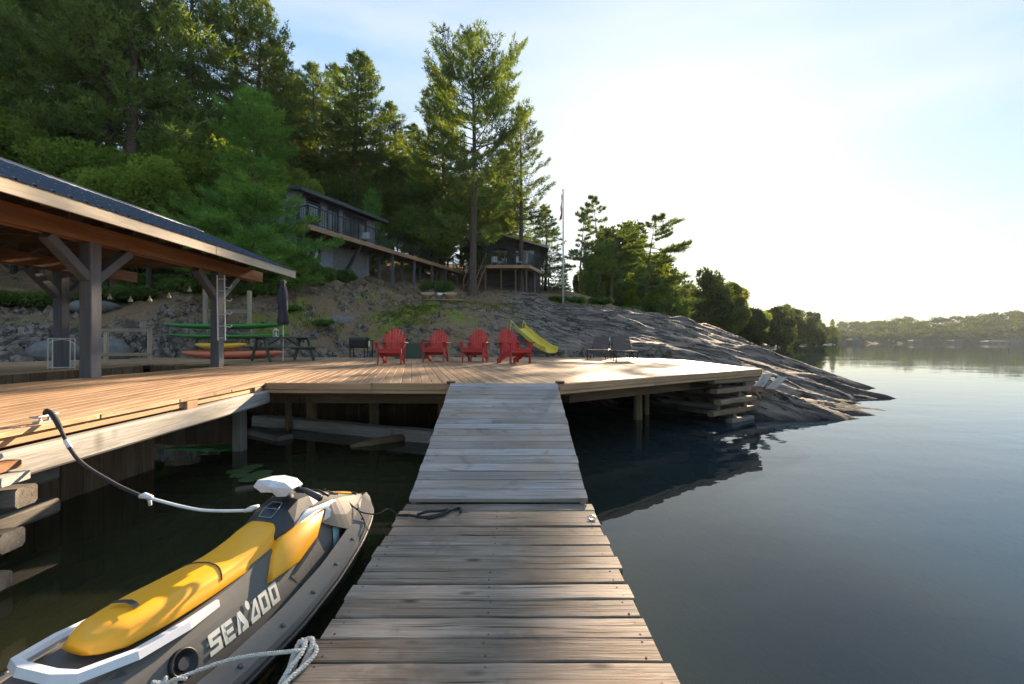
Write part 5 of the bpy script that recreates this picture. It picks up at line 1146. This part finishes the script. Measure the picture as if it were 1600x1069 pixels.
# angular white steering cover
cv = [(-.155, .745), (-.12, .79), (-.02, .802), (.085, .79), (.135, .755), (.09, .705), (.03, .70), (0, .725), (-.04, .722), (-.09, .715)]
fa = [(x, 1.375+.10*abs(x), z) for x, z in cv]; fb_ = [(x*.9, 1.50, z-.005) for x, z in cv]; n = len(cv); ce = (0.0, 1.352, .765)
MB().add(fa+fb_+[ce], [(i, (i+1) % n, 2*n) for i in range(n)]+[(i, n+i, n+(i+1) % n, (i+1) % n) for i in range(n)]+[tuple(range(n, 2*n))]).build('steering_cover', M['skiwhite'], ski, False, False)
for sg in (-1, 1):
    MB().tube([(sg*.08, 1.45, .735), (sg*.17, 1.46, .725), (sg*.31, 1.42, .70)], [.017, .017, .021], 8).build('grip', M['skidark'], ski, True, False)
    MB().tube([(sg*.15, 1.49, .715), (sg*.22, 1.53, .705), (sg*.31, 1.50, .69)], .008, 6).build('lever', M['iron'], ski, True, False)
    lens = MB().tube([(sg*.24, 1.56, .60), (sg*.30, 1.58, .60)], .03, 8)
HS = [1.55, 1.7, 1.9, 2.1, 2.25, 2.36]; HZ = [.60, .595, .55, .49, .44, .395]
rings = []
for s in np.linspace(1.55, 2.37, 16):
    h = max(.01, hbf(s)-.075); z0 = zbf(s)+.01; z1 = I(s, HS, HZ); tw = min(.16, h*.6); k = min(1, max(0, (s-1.55)/.28)); h = h*k+.17*(1-k); z0 = z0*k+.5*(1-k)
    rings.append([(-h, s, z0), (h, s, z0), (h*.86, s, z0+(z1-z0)*.45), (tw, s, z1-.012), (tw*.4, s, z1), (-tw*.4, s, z1), (-tw, s, z1-.012), (-h*.86, s, z0+(z1-z0)*.45)])
MB().loft(rings).build('hood', M['skigrey'], ski, False, False)
def hz(s): return I(s, HS, HZ)
for nm, mt, poly in [('hood_accent', 'skiyellow', [(-.055, 1.60), (.03, 1.60), (.05, 1.72), (-.03, 1.76), (-.06, 1.70)]), ('hood_stripe', 'skiyellow', [(.0, 1.98), (.025, 1.95), (.085, 2.10), (.06, 2.115)]), ('hood_panel', 'skidark', [(-.05, 1.80), (.05, 1.78), (.075, 1.94), (-.02, 2.02), (-.06, 1.94)]), ('bow_panel', 'skidark', [(-.05, 2.08), (.03, 2.05), (.06, 2.2), (-.0, 2.3), (-.04, 2.2)])]:
    A = [(x, s, hz(s)+.012-.25*max(0, abs(x)-.06)) for x, s in poly]; Bk = [(x, s, z-.03) for x, s, z in A]; n = len(A)
    MB().add(Bk+A, [tuple(range(n, 2*n))]+[(i, (i+1) % n, n+(i+1) % n, n+i) for i in range(n)]).build(nm, M[mt], ski, False, False)
# white grab rail round the tail
gpts = [(.195, .80, .385), (.215, .62, .39), (.215, .40, .405), (.16, .235, .425), (.08, .21, .43), (-.08, .21, .43), (-.16, .235, .425), (-.215, .40, .405), (-.215, .62, .39), (-.195, .80, .385)]
rings = []
for i, p in enumerate(gpts):
    t = Vector(gpts[min(i+1, 9)])-Vector(gpts[max(i-1, 0)]); t.normalize(); o_ = Vector((t.y, -t.x, 0)).normalized(); up = Vector((0, 0, 1)); p = Vector(p); k = .012 if i in (0, 9) else .026
    rings.append([p+o_*k*a+up*b_ for a, b_ in ((-1, -.014), (-.4, -.022), (.7, -.02), (1, .0), (.6, .018), (-.6, .018))])
MB().loft(rings).build('grab_rail', M['skiwhite'], ski, False, False)
# round vent
pv = side(.555, .50, .004); nv = (side(.555, .9)-side(.555, .1)).cross(Vector((0, 1, 0))).normalized(); nv = nv if nv.x > 0 else -nv
u_ = Vector((0, 1, 0)); w_ = nv.cross(u_)
vr = MB().loft([[pv+nv*h+(u_*math.cos(a)+w_*math.sin(a))*r_ for a in np.linspace(0, 6.283, 25)[:-1]] for h, r_ in ((-.02, .062), (.012, .062), (.016, .055), (.004, .047), (-.004, .02))]).build('side_vent', M['iron'], ski, True, False)
link('vent_hub', MB().loft([[pv+nv*h+(u_*math.cos(a)+w_*math.sin(a))*r_ for a in np.linspace(0, 6.283, 13)[:-1]] for h, r_ in ((-.01, .03), (.008, .026), (.008, .004))]).mesh('hub'), M['skidark'], vr)
# lettering SEA-DOO, as block shapes (x right, y up, unit height)
def bar_(x0, y0, x1, y1): return [(x0, y0), (x1, y0), (x1, y1), (x0, y1)]
LT = {'S': [[(0, 0), (1, 0), (1, .6), (.3, .6), (.3, .74), (1.05, .74), (1.12, 1), (0.05, 1), (0, .95), (0, .4), (.7, .4), (.7, .24), (-.1, .24), (-.14, 0)]],
      'E': [bar_(0, 0, .3, 1), bar_(.3, 0, 1, .23), bar_(.3, .39, .95, .6), bar_(.3, .77, 1, 1)],
      'A': [[(0, 0), (.32, 0), (.52, .55), (.72, .28), (.5, .2), (.42, .0), (1.12, 0), (1.12, .3), (.72, 1), (.38, 1)]],
      'o': [[(.5+.26*math.cos(t), .98+.24*math.sin(t)) for t in np.linspace(0, 6.283, 13)[:-1]]],
      'D': [bar_(0, 0, 1, .23), [(0, .23), (.28, .23), (.75, .72), (.75, 1.0)], bar_(.75, .23, 1.02, 1)],
      'O': [bar_(0, 0, 1, .22), bar_(0, .78, 1, 1), bar_(0, .22, .3, .78), bar_(.7, .22, 1, .78)]}
xc = 0; s0_, per, v0, vh = .68, .060, .31, .30
for chx in 'SEAoDOO':
    adv = .35 if chx == 'o' else 1.22
    if chx == 'o': xc -= .12
    for poly in LT[chx]:
        V = []
        for x, y_ in poly:
            s = s0_+(xc+x*(.8 if chx == 'o' else 1))*per+.008*y_; v = v0+vh*y_; V.append(side(s, v, .006))
        n = len(V); MB().add(V, [tuple(range(n))]).build('letter', M['decal'], ski, False, False)
    xc += adv
# registration sticker at the bow, sticker in the knee recess, stripe by the vent
for q in range(8):
    s = 2.10+q*.026; A = []
    for ds, dz in ((0, 0), (.016, 0), (.016, 1), (0, 1)):
        ss = s+ds; h = hbf(ss)-.075; z0 = zbf(ss)+.012; z1 = I(ss, HS, HZ); a = .45+.0*dz; A.append((h*.86+(h*.14)*(1-dz*.75)*.9+.004, ss, z0+(z1-z0)*.45*(.12+.75*dz)+.004))
    MB().add(A, [(0, 1, 2, 3)]).build('registration_mark', M['decal'], ski, False, False)
MB().add([side(s, v, .012) for s, v in ((1.66, .30), (1.74, .30), (1.77, .66), (1.69, .66))], [(0, 1, 2, 3)]).build('sticker', M['decalblue'], ski, False, False)
MB().add([side(s, v, .008) for s, v in ((.385, .02), (.41, .02), (.515, .34), (.50, .38))], [(0, 1, 2, 3)]).build('stripe', M['decal'], ski, False, False)
# tail platform
MB().loft([[(-.30, s, .10), (.30, s, .10), (.28, s, z), (-.28, s, z)] for s, z in ((-.12, .17), (.0, .19), (.2, .25), (.32, .33))]).build('tail_deck', M['skidark'], ski, False, False)

def skiw(t, s, z): c, sn = .9714, .2373; return Vector((-1.815+t*c+s*sn, 1.49-t*sn+s*c, z))
# ------------------------------------------------------------------ ropes
def curve(pts, n=12):
    pts = [Vector(p) for p in pts]; out = []; k = len(pts)
    for i in range(k-1):
        p0, p1, p2, p3 = pts[max(i-1, 0)], pts[i], pts[i+1], pts[min(i+2, k-1)]
        for j in range(n):
            t = j/n; out.append(.5*((2*p1)+(p2-p0)*t+(2*p0-5*p1+4*p2-p3)*t*t+(3*p1-p0-3*p2+p3)*t**3))
    return out+[pts[-1]]
def twisted(mb, pts, r, pitch=.05, strands=3):
    pts = curve(pts, 14); L = 0; acc = [0]
    for a, b_ in zip(pts[:-1], pts[1:]): L += (b_-a).length; acc.append(L)
    n = max(8, int(L/(pitch/6))); n = min(n, 900); xs_ = np.linspace(0, L, n); arr = np.array([list(p) for p in pts]); co = np.stack([np.interp(xs_, acc, arr[:, k]) for k in range(3)], 1)
    tg = np.gradient(co, axis=0); tg /= np.maximum(np.linalg.norm(tg, axis=1, keepdims=True), 1e-9); ref = np.array([.13, .2, .97]); u = np.cross(tg, ref); u /= np.maximum(np.linalg.norm(u, axis=1, keepdims=True), 1e-9); w = np.cross(tg, u)
    for s in range(strands):
        ph = 2*math.pi*(xs_/pitch+s/strands); c = co+(u*np.cos(ph)[:, None]+w*np.sin(ph)[:, None])*r*.52; mb.tube(c.tolist(), r*.56, 5)
c0 = onplane(40, 661, DECK); cl = Vector((wx(c0.y)-.06, c0.y, DECK))
cle = thing('dock_cleat', cl, 'small galvanised cleat at the walkway edge holding the black line', 'cleat')
MB().box(cl+Vector((0, 0, .008)), (.05, .12, .016)).build('base', M['steel'], cle)
for s in (-.03, .03): MB().tube([cl+Vector((0, s, .01)), cl+Vector((0, s, .045))], .009, 7).build('stem', M['steel'], cle)
MB().tube([cl+Vector((0, -.1, .055)), cl+Vector((0, -.05, .047)), cl+Vector((0, .05, .047)), cl+Vector((0, .1, .055))], [.006, .011, .011, .006], 8).build('horn', M['steel'], cle, True)
clip_p = P(226, 778, 2.86); hk = skiw(-.11, 1.33, .62)
bl1 = thing('bungee_line', cl, 'thick black bungee mooring line from the walkway cleat', 'mooring line')
pts = curve([cl+Vector((-.02, .03, .05)), cl+Vector((.02, .0, .085)), cl+Vector((.10, -.02, .03)), cl.lerp(clip_p, .35)-Vector((0, 0, .075)), cl.lerp(clip_p, .7)-Vector((0, 0, .06)), clip_p], 12)
MB().tube(pts, [.018 if i < len(pts)*.45 else .012 for i in range(len(pts))], 8).build('sleeve', M['ropeblack'], bl1, True)
MB().tube(pts[int(len(pts)*.52):int(len(pts)*.56)], .0165, 8).build('band', M['whitemetal'], bl1, True)
ho = thing('mooring_hose', clip_p, 'white covered mooring line with a clip to the watercraft', 'mooring line')
e = clip_p+(hk-clip_p).normalized()*.03
MB().tube(curve([e, e.lerp(hk, .5)-Vector((0, 0, .035)), hk], 12), .0095, 8).build('hose', M['hose'], ho, True)
MB().tube([clip_p+Vector((-.03, 0, .006)), clip_p+Vector((0, 0, .012)), clip_p+Vector((.05, -.005, .0))], [.012, .02, .014], 8).build('clip', M['hose'], ho, True)
MB().tube([clip_p+Vector((.03, 0, -.0)), clip_p+Vector((.035, 0, -.05))], .010, 6).build('clip_lever', M['hose'], ho, True)
MB().tube([hk+Vector((-.04, -.01, 0)), hk+Vector((0, 0, .012)), hk+Vector((.03, .03, .02))], [.01, .018, .008], 8).build('end_knot', M['hose'], ho, True)
# black bow line
br_ = thing('bow_line', (XL, 3.5, DOCK), 'thin black bow line running from the watercraft onto the dock', 'rope'); q0 = onplane(618, 806, DOCK+.012)
mb = MB(); twisted(mb, [skiw(.02, 1.85, .60), skiw(.12, 1.95, .50), skiw(.22, 2.0, .40), skiw(.32, 2.06, .37), q0+Vector((-.06, 0, .05)), q0+Vector((0, 0, .012))], .0055, .03)
mb.build('line', M['ropeblack'], br_)
mb = MB(); f_ = lambda px, py, z=.012: onplane(px, py, DOCK+.012)+Vector((0, 0, z))
twisted(mb, [q0, f_(640, 808), f_(665, 811), f_(690, 806), f_(712, 798), f_(719, 797), f_(720, 803)], .011, .04); twisted(mb, [f_(652, 809, .02), f_(668, 806, .03), f_(688, 803, .02), f_(700, 801, .02), f_(690, 809, .02), f_(668, 813, .01)], .011, .04)
mb.build('coil', M['ropeblack'], br_)
mb = MB(); twisted(mb, [skiw(.2, 1.99, .43), skiw(.28, 1.95, .36), skiw(.345, 1.85, .345), skiw(.375, 1.72, .29), skiw(.40, 1.62, .22)], .005, .03); mb.build('dangling_end', M['ropeblack'], br_)
# white braided stern line
sr = thing('stern_line', (XL, 1.9, DOCK), 'frayed white braided stern rope knotted at the dock edge', 'rope'); kn = onplane(476, 1030, DOCK+.012); kn.x = XL-.01
mb = MB(); vs0 = skiw(.31, .42, .22); twisted(mb, [skiw(.22, .02, .26), skiw(.28, .25, .27), skiw(.33, .42, .285), skiw(.47, .60, .29), kn+Vector((-.05, -.02, .045)), kn+Vector((0, 0, .035))], .0085, .036)
mb.build('line', M['ropewhite'], sr)
mb = MB()
twisted(mb, [kn+Vector((.0, .02, .03)), kn+Vector((-.035, .05, .045)), kn+Vector((-.055, .02, .0)), kn+Vector((-.05, -.04, -.05)), kn+Vector((-.03, -.06, -.1)), kn+Vector((.0, -.02, -.02)), kn+Vector((.02, .03, .035)), kn+Vector((.0, .07, .04)), kn+Vector((-.04, .06, .02)), kn+Vector((-.045, -.01, -.06))], .011, .04)
twisted(mb, [kn+Vector((.01, .05, .04)), kn+Vector((.045, .02, .02)), kn+Vector((.03, -.06, .014)), kn+Vector((-.0, -.15, .014)), kn+Vector((-.02, -.24, -.0)), kn+Vector((-.03, -.3, -.08))], .010, .04)
twisted(mb, [kn+Vector((-.01, .04, .05)), kn+Vector((-.0, -.02, .04)), kn+Vector((-.02, -.1, .02)), kn+Vector((-.035, -.18, -.03)), kn+Vector((-.04, -.24, -.12))], .010, .04)
mb.build('knot', M['ropewhite'], sr)
mb = MB(); rg = random.Random(5); kk = skiw(.33, .42, .285)
for k in range(5): twisted(mb, [kk, kk+Vector((rg.uniform(-.04, .08), rg.uniform(-.04, .03), rg.uniform(-.01, .025))), kk+Vector((rg.uniform(-.06, .09), rg.uniform(-.05, .04), rg.uniform(-.03, .02)))], .007, .03)
mb.build('frayed_knot', M['ropewhite'], sr)
rgp = onplane(925, 812, DOCK+.012); rng_ = thing('dock_ring', rgp, 'small steel ring bolted to the dock planks', 'ring')
MB().tube([rgp+Vector((math.cos(t)*.026, math.sin(t)*.03, .012+.008*math.sin(t))) for t in np.linspace(0, 6.283, 17)], .005, 6, False).build('ring', M['steel'], rng_, True); MB().tube([rgp, rgp+Vector((0, 0, .012))], .018, 10).build('plate', M['steel'], rng_)

# ------------------------------------------------------------------ thin haze volume, added to lift the shaded parts
hm = bpy.data.materials.new('haze'); hm.use_nodes = True; ht = hm.node_tree; ht.nodes.clear()
hv = ht.nodes.new('ShaderNodeVolumePrincipled'); hv.inputs['Color'].default_value = (.86, .95, 1.0, 1); hv.inputs['Density'].default_value = .00014; hv.inputs['Anisotropy'].default_value = 0.0
hout = ht.nodes.new('ShaderNodeOutputMaterial'); ht.links.new(hv.outputs[0], hout.inputs['Volume'])
tag(MB().box((0, 1000, 38.2), (5200, 5200, 84)).build('haze', hm), 'thin haze over the lake, added to lift the shadows', 'haze', None, 'stuff')
